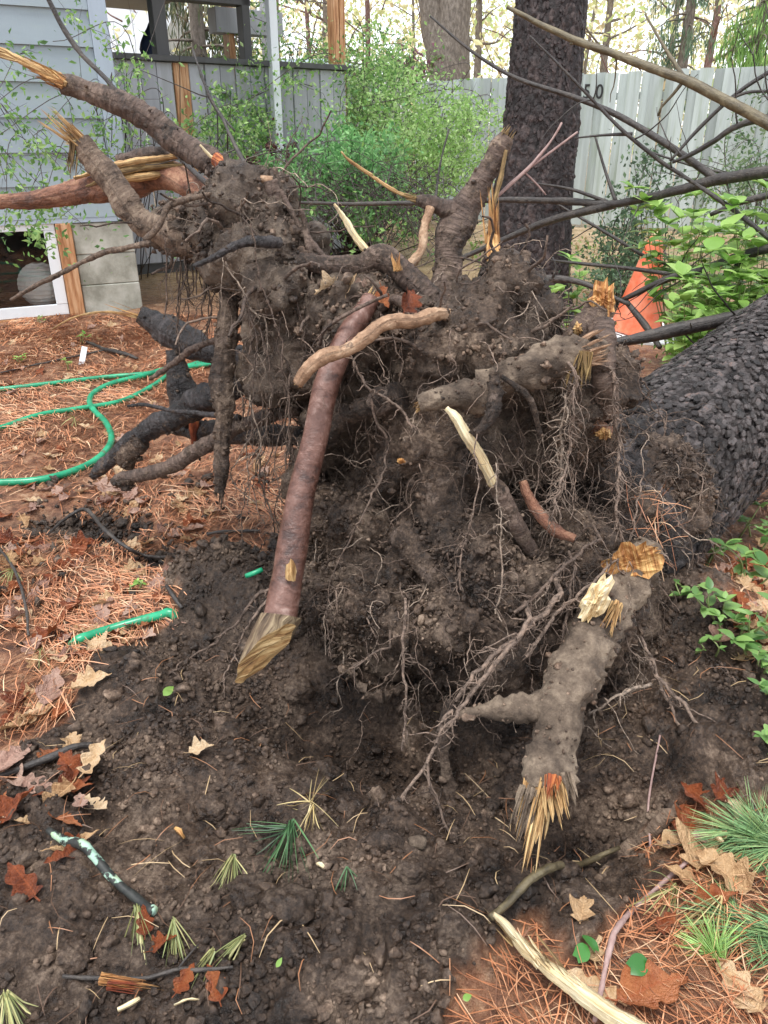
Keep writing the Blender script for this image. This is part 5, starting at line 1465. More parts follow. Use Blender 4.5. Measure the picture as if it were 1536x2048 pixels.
# the big twin trunk
b = P(890,150,17); TW = thing('twin_trunk_tree', 'large grey tree with two trunks rising behind the fence', 'tree', (b.x,17,0))
for (pl) in ([(905,300,70),(903,160,72),(905,60,70),(915,-80,64)],[(890,300,60),(884,150,52),(868,60,50),(848,-60,44)]):
    pp=[(tuple(P(a,c,17)), R_of(w_,P(a,c,17))) for a,c,w_ in pl]
    d_ = Vector(pp[-1][0])-Vector(pp[-2][0]); e = Vector(pp[-1][0])+d_*3
    part('trunk', tube_mesh('trunk',[ (pp[0][0][0],17,-.1)]+[p for p,_ in pp]+[tuple(e)],[pp[0][1]*1.1]+[r_ for _,r_ in pp]+[pp[-1][1]*.6],14,.3,.06,2), MAT['far_bark'], TW)
far = [(735,22,13,-.01,'far_bark_red'),(780,27,9,.01,'far_bark'),(952,23,17,0,'far_bark'),(620,24,11,.0,'far_bark_red'),(655,26,18,.01,'far_bark'),(1208,24,16,-.02,'far_bark'),
       (1245,27,12,.03,'far_bark'),(1275,30,9,.0,'far_bark'),(1335,26,14,-.01,'far_bark'),(1412,23,17,.0,'far_bark_red'),(1450,30,9,.02,'far_bark'),(1500,28,12,0,'far_bark'),
       (985,28,8,.05,'far_bark'),(700,30,8,.03,'far_bark'),(830,30,8,-.04,'far_bark'),(560,27,10,.02,'far_bark'),(1170,28,8,.05,'far_bark'),(590,30,8,-.03,'far_bark'),(470,28,10,0,'far_bark'),(1370,33,9,.02,'far_bark_red')]
ORD = ['first','second','third','fourth','fifth','sixth','seventh','eighth','ninth','tenth','eleventh','last']
far = [f_ for i_,f_ in enumerate(far) if i_ not in (1,6,7,10,12,13,17,19)]
for i,(a,Yv,w_,ln,m_) in enumerate(far):
    far_tree(a,Yv,w_,'slender bare '+('reddish' if 'red' in m_ else 'grey')+' trunk beyond the fence, '+ORD[sorted(f_[0] for f_ in far).index(a)]+' from the left',ln,m_,9,i+3)
# leaf clouds: tiny folded quads
def leaf_cloud(name, pos, size, cols, m, flat=0.0):
    n = len(pos); d = rng.standard_normal((n,3)); d /= np.linalg.norm(d,axis=1)[:,None]
    u = np.cross(d, rng.standard_normal((n,3))); u /= np.linalg.norm(u,axis=1)[:,None]+1e-9; w_ = np.cross(d,u)
    s = size[:,None]
    V = np.stack([pos-u*s, pos+w_*s*.5+d*s*.15, pos+u*s, pos-w_*s*.5+d*s*.15],1).reshape(-1,3)
    F = np.array([[0,1,2],[0,2,3]])[None]+(np.arange(n)*4)[:,None,None]
    return new_mesh(name, V, F.reshape(-1,3), False, None, np.repeat(cols,4,0))
MAT['leafcol'] = mk_col('leafcol', .5, 0, .45)
n = 74000
fx = rng.uniform(-16,17,n); fy = rng.uniform(20,44,n); fz = rng.uniform(.5,9,n)
cl = fbm(np.stack([fx*.5,fy*.3,fz*.7],1),3,500) > rng.uniform(-.6,.5,n)
fx,fy,fz = fx[cl],fy[cl],fz[cl]; n=len(fx)
pal = np.array([srgb(222,218,168),srgb(206,210,150),srgb(186,204,136),srgb(204,188,152),srgb(236,234,204)])
obj('far_woods', leaf_cloud('far_woods', np.stack([fx,fy,fz],1), rng.uniform(.06,.15,n), pal[rng.choice(5,n,p=[.3,.2,.2,.15,.15])], None), MAT['leafcol'],
    kind='stuff', label='haze of pale yellow spring leaves in the far woods', cat='woods')
mb = MB()
for k in range(260):
    p = np.array([random.uniform(-14,15),random.uniform(19,36),random.uniform(.5,6)])
    pts_ = walk(p, (random.uniform(-1,1),random.uniform(-.3,.3),random.uniform(.2,1.5)), random.uniform(1,3), 6, .22, -.02)
    mb.add(*tube(pts_, np.linspace(.022,.006,7), 4, .6))
obj('far_twigs', mb.mesh('far_twigs'), MAT['far_bark_red'], kind='stuff', label='tangle of bare twigs in the far woods', cat='woods')

# drooping conifers
MAT['conifer'] = mk_col('conifer', .6, 0, .2)
def conifer(px, Y, label, z0, H, spread, n, cols, seed, pys=60):
    b = P(px,pys,Y); th = thing('drooping_conifer', label, 'conifer', (b.x,Y,0)); r = np.random.default_rng(seed)
    part('trunk', tube_mesh('trunk',[(b.x,Y,-.1),(b.x,Y,H*.5),(b.x,Y,H)],[.12,.09,.02],8,.5), MAT['far_bark'], th)
    mb = MB(); pos=[]
    for k in range(60):
        z_ = z0+(H-z0)*r.random(); a_ = r.uniform(0,6.28); L = spread*(1-(z_-z0)/(H-z0)*.7)*r.uniform(.6,1)
        q = [np.array([b.x,Y,z_]), np.array([b.x+math.cos(a_)*L*.6,Y+math.sin(a_)*L*.6,z_-.05]), np.array([b.x+math.cos(a_)*L,Y+math.sin(a_)*L,z_-.35*L])]
        mb.add(*tube(q,[.02,.014,.005],4,.2))
        p_,_ = resample(q,[1,1,1],.05)
        for u in p_[3:]:
            m_ = 10; hang = r.uniform(.05,.5,m_)
            pos.append(u+np.stack([r.normal(0,.05,m_),r.normal(0,.05,m_),-hang],1))
    part('branches', mb.mesh('branches'), MAT['far_bark'], th, kind='stuff')
    pos = np.concatenate(pos)
    if len(pos) > n: pos = pos[r.choice(len(pos),n,False)]
    nn_=len(pos); u = np.stack([r.normal(0,.25,nn_),r.normal(0,.25,nn_),-np.ones(nn_)],1); s=r.uniform(.05,.1,nn_)[:,None]; w_=np.stack([r.normal(0,1,nn_),r.normal(0,1,nn_),np.zeros(nn_)],1); w_/=np.linalg.norm(w_,axis=1)[:,None]
    V = np.stack([pos-u*s,pos+w_*s*.13,pos+u*s,pos-w_*s*.13],1).reshape(-1,3); F=(np.array([[0,1,2],[0,2,3]])[None]+(np.arange(nn_)*4)[:,None,None]).reshape(-1,3)
    part('crown', new_mesh('crown',V,F,False,None,np.repeat(cols[r.choice(len(cols),nn_)],4,0)), MAT['conifer'], th)
dk = np.array([srgb(70,84,62),srgb(92,104,74),srgb(112,118,84),srgb(132,124,96)])
conifer(395,12.0,'dark drooping conifer behind the porch',1.2,6.5,1.3,9000,dk,1)
conifer(1375,17,'drooping dark green spruce boughs at the top right beyond the fence',2.2,9,.9,8000,np.array([srgb(74,100,78),srgb(98,124,98),srgb(120,140,112)]),2)
conifer(1520,15,'light green conifer at the far right beyond the fence',1.0,5,1.0,6000,np.array([srgb(120,160,80),srgb(140,180,96),srgb(104,140,76)]),3)

# ------------------------------------------------------------------ SHRUBS
MAT['stem_dark'] = mk_plain('stem_dark', [(.3, srgb(40,34,32)),(.7, srgb(82,70,64))], 30, .6, .002)
MAT['stem_green'] = mk_plain('stem_green', [(.3, srgb(96,112,64)),(.7, srgb(140,150,96))], 30, .5)
GREENS = np.array([srgb(140,182,98),srgb(164,200,122),srgb(118,162,90),srgb(184,212,146),srgb(100,142,82)])
def shrub(label, blobs, nstem, leaf, cols, seed, stemr=.006, base_px=None, stemdirs=None, name='leafy_shrub', stem='stem_dark', arch=.0, twigs=2):
    """blobs: (px,py,Y,r,n leaves). stems run from the ground into the blobs, twigs carry the leaves"""
    r = np.random.default_rng(seed); b0 = P(blobs[0][0], blobs[0][1], blobs[0][2])
    gp = G0(*base_px) if base_px else Vector((b0.x,b0.y,0))
    th = thing(name, label, 'shrub', (gp.x,gp.y,0)); mb = MB(); LP=[]
    for (a,b,Yv,rad_,nl) in blobs:
        c = np.array(P(a,b,Yv))
        ends=[]
        for k in range(max(2,int(nstem*rad_/.5))):
            e = c + r.normal(0,.5,3)*rad_; s = np.array([gp.x,gp.y,-.02])+np.array([r.normal(0,.12),r.normal(0,.12),0])
            if s[2] > e[2]: e[2] = .1
            m_ = s*.45+e*.55+np.array([r.normal(0,.1),r.normal(0,.1),.15+arch])*np.linalg.norm(e-s)
            ps,_ = resample([s,m_,e],[1,1,1],.12); mb.add(*tube(ps,np.linspace(stemr,stemr*.35,len(ps)),4,.3))
            for w_ in range(twigs):
                i = r.integers(len(ps)//2,len(ps)); tw = walk_r(r, ps[i], r.normal(0,1,3), rad_*r.uniform(.4,1.1), 5, .3)
                mb.add(*tube(tw[::2]+[tw[-1]],np.linspace(stemr*.4,stemr*.15,len(tw[::2])+1),3,.6,caps=False)); ends += tw[1:]
            ends += list(ps[len(ps)//2:])
        ends = np.array(ends); near_ = ends[np.linalg.norm(ends-c,axis=1) < rad_*1.5]
        if len(near_) < 3: near_ = ends
        q1 = near_[r.integers(0,len(near_),nl//2)] + r.normal(0,rad_*.09,(nl//2,3))
        q2 = c + r.normal(0,1,(nl-nl//2,3))*np.array([.5,.5,.42])*rad_
        q2 = q2[fbm(q2*(1.6/rad_),2,seed) > r.uniform(-.7,.4,len(q2))]
        LP += [q1,q2]
    LP = np.concatenate(LP); LP = LP[LP[:,2] > .02]; nl=len(LP)
    part('stems', mb.mesh('stems'), MAT[stem], th)
    part('foliage', leaf_cloud('foliage', LP, r.uniform(.6,1.25,nl)*leaf, cols[r.choice(len(cols),nl)]*r.uniform(.75,1.15,(nl,1)), None), MAT['leafcol'], th)
    return th
def walk_r(r, p, d, L, n, wig):
    pts=[np.array(p,float)]; d=np.array(d,float); d/=np.linalg.norm(d)+1e-9
    for i in range(n):
        d = d+r.normal(0,wig,3); d/=np.linalg.norm(d); pts.append(pts[-1]+d*L/n)
    return pts
shrub('tall airy light green shrub in front of the porch railing', [(560,230,8.6,.75,2900),(650,180,8.9,.65,2200),(740,210,9.2,.7,2900),(500,190,8.0,.45,1900),(690,280,8.7,.8,3400),(770,160,9.6,.45,2200),(440,260,7.2,.35,900),(500,300,7.6,.4,1300)], 16, .024, GREENS, 11, .009, (660,420), name='leafy_shrub')
shrub('bright green bush in front of the pale fence left of the pine', [(870,310,8.6,.65,4400),(800,340,8.2,.7,4600),(930,330,8.9,.45,1800),(960,230,9.2,.3,450)], 14, .024, GREENS[[0,1,3]], 12, .007, (840,440))
shrub('low blue green leafy bush at the centre behind the roots', [(640,360,6.8,.4,2600),(720,330,7.2,.48,2600),(760,400,6.6,.34,1300),(600,410,6.3,.24,700)], 12, .028, np.array([srgb(126,182,112),srgb(150,200,132),srgb(108,160,100)]), 13, .006, (690,480))
shrub('sparse arching shrub with tiny leaves in front of the house wall', [(90,240,4.7,.42,420),(40,330,4.5,.34,330),(250,240,5.4,.4,420),(180,420,4.6,.4,220),(300,300,5.4,.35,330),(60,460,4.4,.25,330)], 9, .02, GREENS[[0,1,2,4]]*.9, 14, .005, (250,560), arch=.10, twigs=2)
shrub('small leafy twigs hanging before the upper house siding', [(150,50,4.9,.2,60),(265,150,5.2,.12,90)], 6, .016, GREENS, 19, .004, (300,540), arch=.2)
shrub('wiry bare dark shrub with few leaves under the green bushes', [(700,440,5.6,.45,160),(800,430,5.8,.4,130),(600,470,5.4,.35,120),(860,450,5.6,.3,60)], 38, .02, GREENS[[0,4]], 15, .006, (720,520), twigs=6)
shrub('dark red leaved small bush left of the centre bush', [(560,340,7.4,.28,700),(545,400,6.9,.2,300)], 9, .022, np.array([srgb(82,44,48),srgb(110,66,66),srgb(64,40,42)]), 16, .005, (560,450))
shrub('grey green wispy conifer sapling behind the traffic cone', [(1240,520,5.6,.32,900),(1270,430,5.9,.3,700),(1300,330,6.2,.25,380),(1200,560,5.4,.25,500)], 12, .022, np.array([srgb(96,124,92),srgb(120,146,110),srgb(80,104,80)]), 17, .006, (1260,600))
shrub('dark green bush at the right edge before the fence', [(1480,420,7.2,.5,1300),(1520,330,7.6,.5,900)], 10, .024, np.array([srgb(86,116,80),srgb(110,138,96),srgb(128,150,110)]), 18, .007, (1500,480))
shrub('purple flowering bush peeking over the pale fence', [(830,150,14.8,.35,500),(800,140,15,.4,500)], 6, .05, np.array([srgb(136,92,112),srgb(120,140,90),srgb(104,128,80)]), 20, .008, (825,400))

n = 9000
ix = rng.uniform(.9,6.5,n); iy = rng.uniform(3.0,10.0,n); kk = fbm(np.stack([ix,iy,ix*0],1)*1.3,3,610) > rng.uniform(-.5,.5,n)
ix, iy = ix[kk], iy[kk]; n = len(ix)
obj('ground_cover', leaf_cloud('ground_cover', np.stack([ix,iy,macro(ix,iy)+rng.uniform(.01,.13,n)],1), rng.uniform(.014,.034,n), np.array([srgb(108,140,72),srgb(136,164,92),srgb(86,116,64),srgb(150,128,88)])[rng.choice(4,n)], None), MAT['leafcol'],
    kind='stuff', label='patchy low green ground cover between the fallen trunk and the pale fence', cat='ground cover')
# ------------------------------------------------------------------ TRAFFIC CONE
tipc = P(1318,470,5.0); cb = G0(1268,668,0)
t = NT('cone_orange'); v=t.coord('Object'); t.color(t.ramp(t.noise(v,9,5),[(.35,srgb(226,104,66)),(.5,srgb(238,130,96)),(.65,srgb(244,154,124))])); t.rough(.45); MAT['cone'] = t.m
cb = Vector((P(1272,655,5.05).x, 5.05, .04)); tipc = P(1314,468,5.0)
ax = (tipc-cb); L = ax.length; ax.normalize()
CONE = thing('traffic_cone', 'leaning orange traffic cone between the pine and the fallen trunk', 'traffic cone', (cb.x,cb.y,0))
rb = R_of(104, cb)
part('cone_body', tube_mesh('cone_body',[tuple(cb+ax*L*f_) for f_ in (0,.02,.5,.96,1)],[rb*1.05,rb,rb*.6,rb*.22,rb*.17],28,.05), MAT['cone'], CONE)
e1 = ax.cross(Vector((0,1,0))).normalized(); e2 = ax.cross(e1)
Mx = Matrix(((e1.x,e2.x,ax.x,cb.x),(e1.y,e2.y,ax.y,cb.y),(e1.z,e2.z,ax.z,cb.z),(0,0,0,1)))
part('cone_base', box_mesh('cone_base',-rb*1.45,rb*1.45,-rb*1.45,rb*1.45,-.035,-.004,Mx,.008), MAT['white'], CONE, label='pale worn square base of the cone')
part('cone_tip', tube_mesh('cone_tip',[tuple(cb+ax*(L-.01)),tuple(cb+ax*(L+.012))],[rb*.2,rb*.18],16,.02), MAT['wood_pale'], CONE)

# ------------------------------------------------------------------ HOSE
t = NT('hose'); v=t.coord('Object'); t.color(t.mix(t.ramp(t.noise(v,26,5,.7),[(.56,(0,0,0)),(.68,(.7,.7,.7))]), t.ramp(t.noise(v,14,4),[(.35,srgb(14,122,86)),(.65,srgb(44,164,118))]), srgb(96,78,60))); t.rough(.28); MAT['hose'] = t.m
def hose(L, label, w=.0125, **k):
    pts = [G(a,b,w) for a,b in L]
    if w == .0125 and L[0][0] > 0: e_ = (pts[-1]-pts[-2]).normalized(); pts = [pts[0]-Vector((.03,.0,.03))]+pts+[pts[-1]+e_*.03-Vector((0,0,.07))]
    return obj('garden_hose', tube_mesh('garden_hose',[tuple(p) for p in pts],[w]*len(pts),12,.02), MAT['hose'], label=label, cat='hose', group='green garden hose', **k)
hose([(-200,790),(-80,787),(0,783),(100,772),(200,760),(290,752),(345,745),(385,738),(440,730)],'upper straight run of green garden hose across the needles')
hose([(-160,905),(-60,880),(0,862),(80,835),(160,822),(240,808),(300,780),(345,750),(380,735),(450,715),(540,705)],'middle run of green garden hose crossing under the looped one', .0125)
hose([(-160,975),(-60,975),(0,972),(70,968),(130,955),(185,932),(215,905),(224,880),(212,850),(190,828),(180,808),(190,790),(225,772),(280,758),(330,744),(370,738),(440,728)],'lower looping run of green garden hose bending in an S', .014)
hose([(158,1288),(180,1280),(230,1264),(290,1247),(325,1238),(345,1233)],'short piece of green hose coming out of the dark soil', .0125)
sc_ = [P(492,1152,1.52),P(508,1146,1.52),P(524,1139,1.53)]
obj('garden_hose', tube_mesh('garden_hose',[tuple(p) for p in sc_],[.006]*3,8,.01), MAT['hose'], label='scrap of green hose behind the sawn root', cat='hose', group='green garden hose')
# white plant tag
tg = G(163,728); th = obj('plant_tag', box_mesh('plant_tag',-.016,.016,-.001,.001,-.02,.10,Matrix.Translation(tg) @ Matrix.Rotation(.25,4,'Y') @ Matrix.Rotation(-.3,4,'X'),.0005), MAT['white'], label='white plastic plant tag stuck in the needles', cat='plant tag')
# ------------------------------------------------------------------ FALLEN BRANCHES
MAT['branch_dark'] = mk_bark('branch_dark', [(.3, srgb(30,28,28)),(.5, srgb(56,51,48)),(.7, srgb(96,88,80))], vs=40, us=30, rough=(.3,.6), bump=.002)
MAT['branch_olive'] = mk_bark('branch_olive', [(.38, srgb(58,52,38)),(.5, srgb(92,82,60)),(.62, srgb(126,116,90))], vs=25, us=40, rough=(.3,.6), bump=.001)
MAT['twig_pink'] = mk_bark('twig_pink', [(.3, srgb(112,86,82)),(.5, srgb(152,124,118)),(.7, srgb(186,164,156))], vs=40, us=40, rough=(.4,.7), bump=.001)
def branch(name, label, L, m, subs=(), twigs=0, seed=0, lump=.06, cat='branch', group=None, sides=10):
    pts, rad = pix_path(L); rad = [q_*.8 for q_ in rad]; r = random.Random(seed)
    th = thing(name, label, cat, tuple(pts[-1]), group)
    part('stem', tube_mesh('stem', pts, rad, sides, .03, lump, 18, seed, 0, True, 1.0, 0, .0012, .07), MAT[m], th)
    for s in subs:
        p2, r2 = pix_path(s); part('side_branch', tube_mesh('side_branch', p2, r2, 8, .03, lump, 18, seed+1), MAT[m], th)
    if twigs:
        P_, R_ = resample(pts, rad, .06)
        for k in range(twigs):
            i = r.randrange(1, len(P_)-1); rr = min(.004, R_[i]*.45)
            w = walk(P_[i], (r.uniform(-1,1), r.uniform(-.6,.6), r.uniform(-.9,.9)), r.uniform(.12,.45), 6, .15, 0)
            part('twig', tube_mesh('twig', w, list(np.linspace(rr, rr*.35, 7)), 5, .04), MAT[m], th)
    return th
branch('fallen_branch', 'long smooth olive branch slanting across the upper right corner',
       [(1014,14,3.3,9),(1080,48,3.25,14),(1150,80,3.2,18),(1230,108,3.12,20),(1300,135,3.05,22),(1370,160,2.98,24),(1440,195,2.9,26),(1536,247,2.8,29),(1700,350,2.6,38),(1900,560,2.4,42)], 'branch_olive',
       [[(1290,28,3.2,4),(1320,80,3.15,6),(1345,120,3.1,8),(1370,158,2.98,10)],[(1370,158,2.98,8),(1345,190,3.0,6),(1322,215,3.02,5),(1316,232,3.02,5)],[(1172,82,3.2,6),(1140,88,3.2,5)]], 3, 1, .03)
branch('fallen_branch', 'long dark branch lying level in front of the pine and rising to the right edge',
       [(570,404,5.2,7),(700,408,5.0,10),(850,405,4.8,12),(1000,400,4.6,14),(1130,402,4.4,17),(1225,408,4.25,19),(1350,383,4.0,23),(1430,360,3.9,27),(1536,345,3.75,31),(1750,330,3.5,36),(1950,420,3.2,40)], 'branch_dark',
       [[(870,540,4.7,8),(960,500,4.6,10),(1040,465,4.5,12),(1110,438,4.4,15),(1230,408,4.25,18)],
        [(860,32,4.6,4),(940,100,4.5,6),(1030,155,4.4,8),(1150,195,4.25,10),(1240,233,4.15,12),(1340,293,4.0,14),(1400,335,3.95,15),(1435,360,3.9,17)],
        [(1190,272,4.4,4),(1210,340,4.35,6),(1232,404,4.25,9)],[(1060,365,4.4,3),(1140,378,4.35,6),(1215,404,4.28,8)]], 12, 2)
branch('fallen_branch', 'thin dark branch crossing below the fence number',
       [(1060,72,4.0,4),(1120,132,3.95,6),(1200,215,3.9,8),(1250,265,3.85,10),(1325,325,3.8,11),(1382,362,3.75,9),(1480,430,3.6,12),(1640,560,3.3,14)], 'branch_dark', [[(1265,268,3.85,8),(1210,270,3.9,5),(1150,276,3.95,3)]], 6, 3)
branch('fallen_branch', 'dark knotted branch rising to the right edge before the fence',
       [(1345,325,3.6,8),(1390,305,3.55,12),(1430,280,3.5,14),(1475,252,3.45,16),(1536,236,3.4,18),(1700,220,3.2,22),(1900,400,3.0,26)], 'branch_dark', [[(1340,322,3.7,5),(1400,255,3.7,8),(1470,190,3.65,8),(1540,143,3.6,9),(1680,60,3.5,9)],[(1440,210,3.65,5),(1490,186,3.6,6),(1540,182,3.6,6)]], 7, 4)
branch('fallen_branch', 'dark branch passing in front of the lower traffic cone',
       [(1245,600,3.9,12),(1290,578,3.85,15),(1340,556,3.8,18),(1400,540,3.75,20),(1470,515,3.7,21),(1536,498,3.65,22),(1750,470,3.4,26)], 'branch_dark', [[(1250,600,3.9,10),(1290,650,3.75,14),(1320,695,3.6,10)],[(1100,520,4.3,4),(1170,528,4.2,7),(1260,537,4.1,8),(1340,548,4.0,9)]], 8, 5)
branch('fallen_branch', 'short curved dark branch at the foot of the pine',
       [(1040,552,3.9,14),(1080,556,3.85,17),(1118,558,3.8,18),(1150,562,3.75,16),(1185,574,3.7,12),(1260,610,3.6,10)], 'branch_dark', [[(1105,556,3.8,5),(1112,535,3.8,5),(1105,515,3.8,3)]], 3, 6)
branch('fallen_branch', 'dark branch resting behind the fallen trunk',
       [(1205,692,3.0,20),(1250,682,2.98,26),(1300,672,2.96,30),(1360,658,2.95,34),(1450,640,2.95,34),(1600,600,2.95,36)], 'branch_dark', [[(1220,720,2.7,14),(1245,745,2.6,12),(1260,765,2.5,10)]], 4, 7)
branch('fallen_branch', 'thin dark twig slanting down behind the cone', [(1110,405,4.7,4),(1160,435,4.6,7),(1220,470,4.5,8),(1290,512,4.4,9),(1380,545,4.3,9),(1500,600,4.1,10)], 'branch_dark', [], 5, 8)
branch('fallen_branch', 'dark stick leaning in the right hand leaves', [(1290,300,4.6,0.1+4),(1380,330,4.5,6),(1470,350,4.4,6),(1560,365,4.3,8)], 'branch_dark', [[(1420,430,4.2,8),(1480,405,4.15,12),(1560,385,4.1,14)],[(1440,560,3.8,10),(1490,520,3.75,12),(1560,480,3.7,14)]], 6, 9)
branch('bare_twig', 'pinkish bare forked twig in front of the pine trunk', [(985,400,2.06,9),(1020,370,2.07,9),(1055,338,2.08,8),(1080,310,2.09,7),(1105,278,2.1,5),(1124,245,2.1,4)], 'twig_pink', [[(1055,338,2.08,6),(1100,305,2.1,5),(1155,264,2.12,4)],[(1050,345,2.08,4),(1075,370,2.1,4),(1092,390,2.1,3)]], 0, 10)
branch('bare_twig', 'dark bare branch crossing the siding at the upper left', [(80,-30,2.5,10),(97,0,2.5,11),(130,62,2.5,13),(165,112,2.48,12),(212,158,2.46,12),(290,250,2.4,12),(345,300,2.35,11),(392,348,2.25,14),(440,390,2.1,12)], 'branch_dark', [[(310,275,2.38,14),(328,290,2.34,10)]], 1, 11)
branch('bare_twig', 'thin dark knobbly twig rising before the porch railing', [(385,98,2.3,4),(396,130,2.28,6),(420,195,2.26,8),(447,240,2.24,10),(462,275,2.2,10),(485,320,2.15,11),(505,352,2.08,11)], 'branch_dark', [[(450,240,2.24,6),(470,262,2.22,4)]], 4, 12, .15)
branch('bare_twig', 'thin upright twig beside the forked root', [(898,258,2.4,3),(880,330,2.38,5),(872,390,2.36,5),(868,440,2.3,5)], 'branch_dark', [], 0, 13)

# ------------------------------------------------------------------ STICKS and WOOD on the ground
def gstick(name, label, L, m, cat='stick', lift=.008, lump=.1, subs=(), sides=10, squash=1.0, fr=None):
    pts=[]; rad=[]
    for e in L:
        a,b,w = e[:3]; up_ = e[3] if len(e) > 3 else 0
        p = G(a,b); p.z = GH(p.x,p.y); r = R_of(w,p); p.z += r*.8+lift+up_; pts.append(tuple(p)); rad.append(r)
    th = thing(name, label, cat, pts[0]) if subs or fr else None
    me = tube_mesh(name, pts, rad, sides, .008, lump, 40, random.randrange(99), 0, True, squash, 0, .0009, .12)
    if th:
        part('stem', me, MAT[m], th)
        for s in subs:
            p2=[];r2=[]
            for a,b,w in s:
                p=G(a,b); p.z=GH(p.x,p.y); r=R_of(w,p); p.z+=r+.01; p2.append(tuple(p)); r2.append(r)
            part('side_twig', tube_mesh('side_twig',p2,r2,6,.012,.1,40), MAT[m], th)
        return th
    return obj(name, me, MAT[m], label=label, cat=cat)
t = NT('lichen_bark'); v=t.coord('Object')
k_ = t.ramp(t.noise(v,42,3,.5),[(.53,(0,0,0)),(.57,(1,1,1))])
t.color(t.mix(k_, t.ramp(t.noise(v,80,4),[(.3,srgb(22,24,24)),(.7,srgb(50,52,48))]), t.ramp(t.noise(v,30,3),[(.3,srgb(122,158,138)),(.5,srgb(160,190,172)),(.7,srgb(140,150,84))]))); t.rough(.6); t.bump(k_,.002,.8); MAT['lichen'] = t.m
gstick('stick','dark stick with pale green lichen patches on the soil at lower left',[(108,1700,12),(140,1722,19),(180,1747,20),(230,1783,19),(275,1815,18),(312,1848,20)],'lichen')
gstick('stick','straight dark stick lying on the soil at the left edge',[(-60,1580,13),(0,1563,13),(90,1530,16),(150,1508,15),(186,1494,13)],'branch_dark',lump=.05)
gstick('stick','thin dark rootlike stick near the bottom left edge',[(130,1968,7),(200,1972,8),(290,1968,9),(360,1955,9),(400,1968,8),(470,1962,6)],'branch_dark',subs=[[(360,1955,6),(380,1935,5),(400,1905,4)]])
gstick('stick','bent tan stick reaching from the split wood to the hole',[(978,1880,15),(1010,1845,16),(1060,1800,18),(1110,1762,17),(1160,1745,13),(1232,1728,9)],'branch_olive',lift=.02)
gstick('stick','thin brown forked stick standing across the lower right corner',[(1185,2060,9),(1200,1990,10),(1215,1920,11),(1235,1870,12),(1290,1810,10),(1372,1745,8)],'twig_pink',lift=.025,subs=[[(1300,1570,4),(1290,1640,5),(1300,1700,6)]])
gstick('split_wood','pale cream split piece of wood at the bottom edge',[(982,1880,10,.02),(1010,1890,26,.02),(1050,1930,34,.02),(1110,1985,44,.02),(1180,2045,56,.03),(1300,2150,70,.04)],'wood_pale','wood',lump=.22,squash=.45,sides=7,fr=True)
SPW = [o_ for o_ in C.objects if o_.name.startswith('split_wood') and o_.parent is None][-1]
for q_,(a_,b_,c_,d_) in enumerate([(1020,1905,975,1868),(1070,1950,1010,1885),(1110,1975,1060,1925),(1150,2010,1085,1960)]):
    p_=G(a_,b_,.035); e_=G(c_,d_,.05); splinter(p_, e_-p_, .014, (e_-p_).length*1.3, 5, 'wood_pale' if q_%2 else 'wood_old', SPW, 60+q_, .12, .3, name='fibres')
wc = G(212,1980); wc.z = GH(wc.x,wc.y)+.012; we = G(330,1990); we.z = GH(we.x,we.y)+.012
WCH = thing('wood_chip','bright orange wood chip lying near the bottom left','wood chip',tuple(wc))
splinter(wc, we-wc, .0085, (we-wc).length*1.05, 14, 'wood_orange', WCH, 5, .06, .35, name='fibres', wm=1.25)
splinter(wc.lerp(we,.15)+Vector((0,-.006,0)), we-wc, .008, (we-wc).length*.6, 9, 'wood_red', WCH, 6, .06, .35, name='fibres', wm=1.25)
gstick('wood_chip','small pale splinter below the orange wood chip',[(240,2040,8),(262,2028,10),(282,2012,9)],'wood_pale','wood chip',lump=.1)
gstick('wood_chip','thin pale sliver at the bottom left of centre',[(352,2026,4),(380,2022,5),(402,2020,3)],'wood_pale','wood chip')
gstick('stick','thin dark arching stem on the needles beside the small hole',[(98,1085,4,.02),(140,1058,7,.05),(180,1062,8,.06),(215,1095,8,.05),(260,1125,8,.03),(300,1138,7,.02),(370,1142,6,.01)],'branch_dark',lift=.01)
gstick('stick','thin curved twig on the needles at the far left edge',[(0,1110,4,.02),(35,1165,6,.03),(55,1225,6,.03),(62,1290,5,.01)],'branch_dark')
gstick('stick','dark twig on the soil behind the lower hose piece',[(336,1195,8,.02),(350,1212,10,.02),(366,1228,7,.01)],'branch_dark')
gstick('stick','dark twig lying on the needles near the hanging root',[(415,1080,7),(450,1075,7),(520,1068,6)],'branch_dark')
gstick('stick','thin dark twig on the needles below the black root end',[(175,690,5),(210,705,8),(250,715,9),(275,720,5)],'branch_dark')
gstick('stick','upper left fine twig lying in the needles',[(0,750,3),(70,735,4),(150,715,4),(210,705,3)],'branch_dark')
gstick('stone','small tan stone in the middle of the dark soil',[(818,1703,22),(832,1702,34),(846,1702,26)],'clay','stone',lift=-.004,lump=.35)
gstick('stone','brown stone beside the soil lump under the roots',[(738,1705,30),(770,1700,52),(800,1702,36)],'bark_soily','stone',lift=-.02,lump=.3)
for i,(a,b,lb) in enumerate([(360,1668,'tiny orange chip on soil beside the dark green needle tuft'),(642,1738,'tiny cream chip right of the dark green needle tuft'),(1430,1705,'small white chip on the tan leaf by the pine bough')]):
    gstick('wood_chip',lb,[(a-8,b,6),(a,b+4,10),(a+8,b+8,6)],'wood_pale' if i else 'wood_orange','wood chip',lift=.004+.03*(i==2))

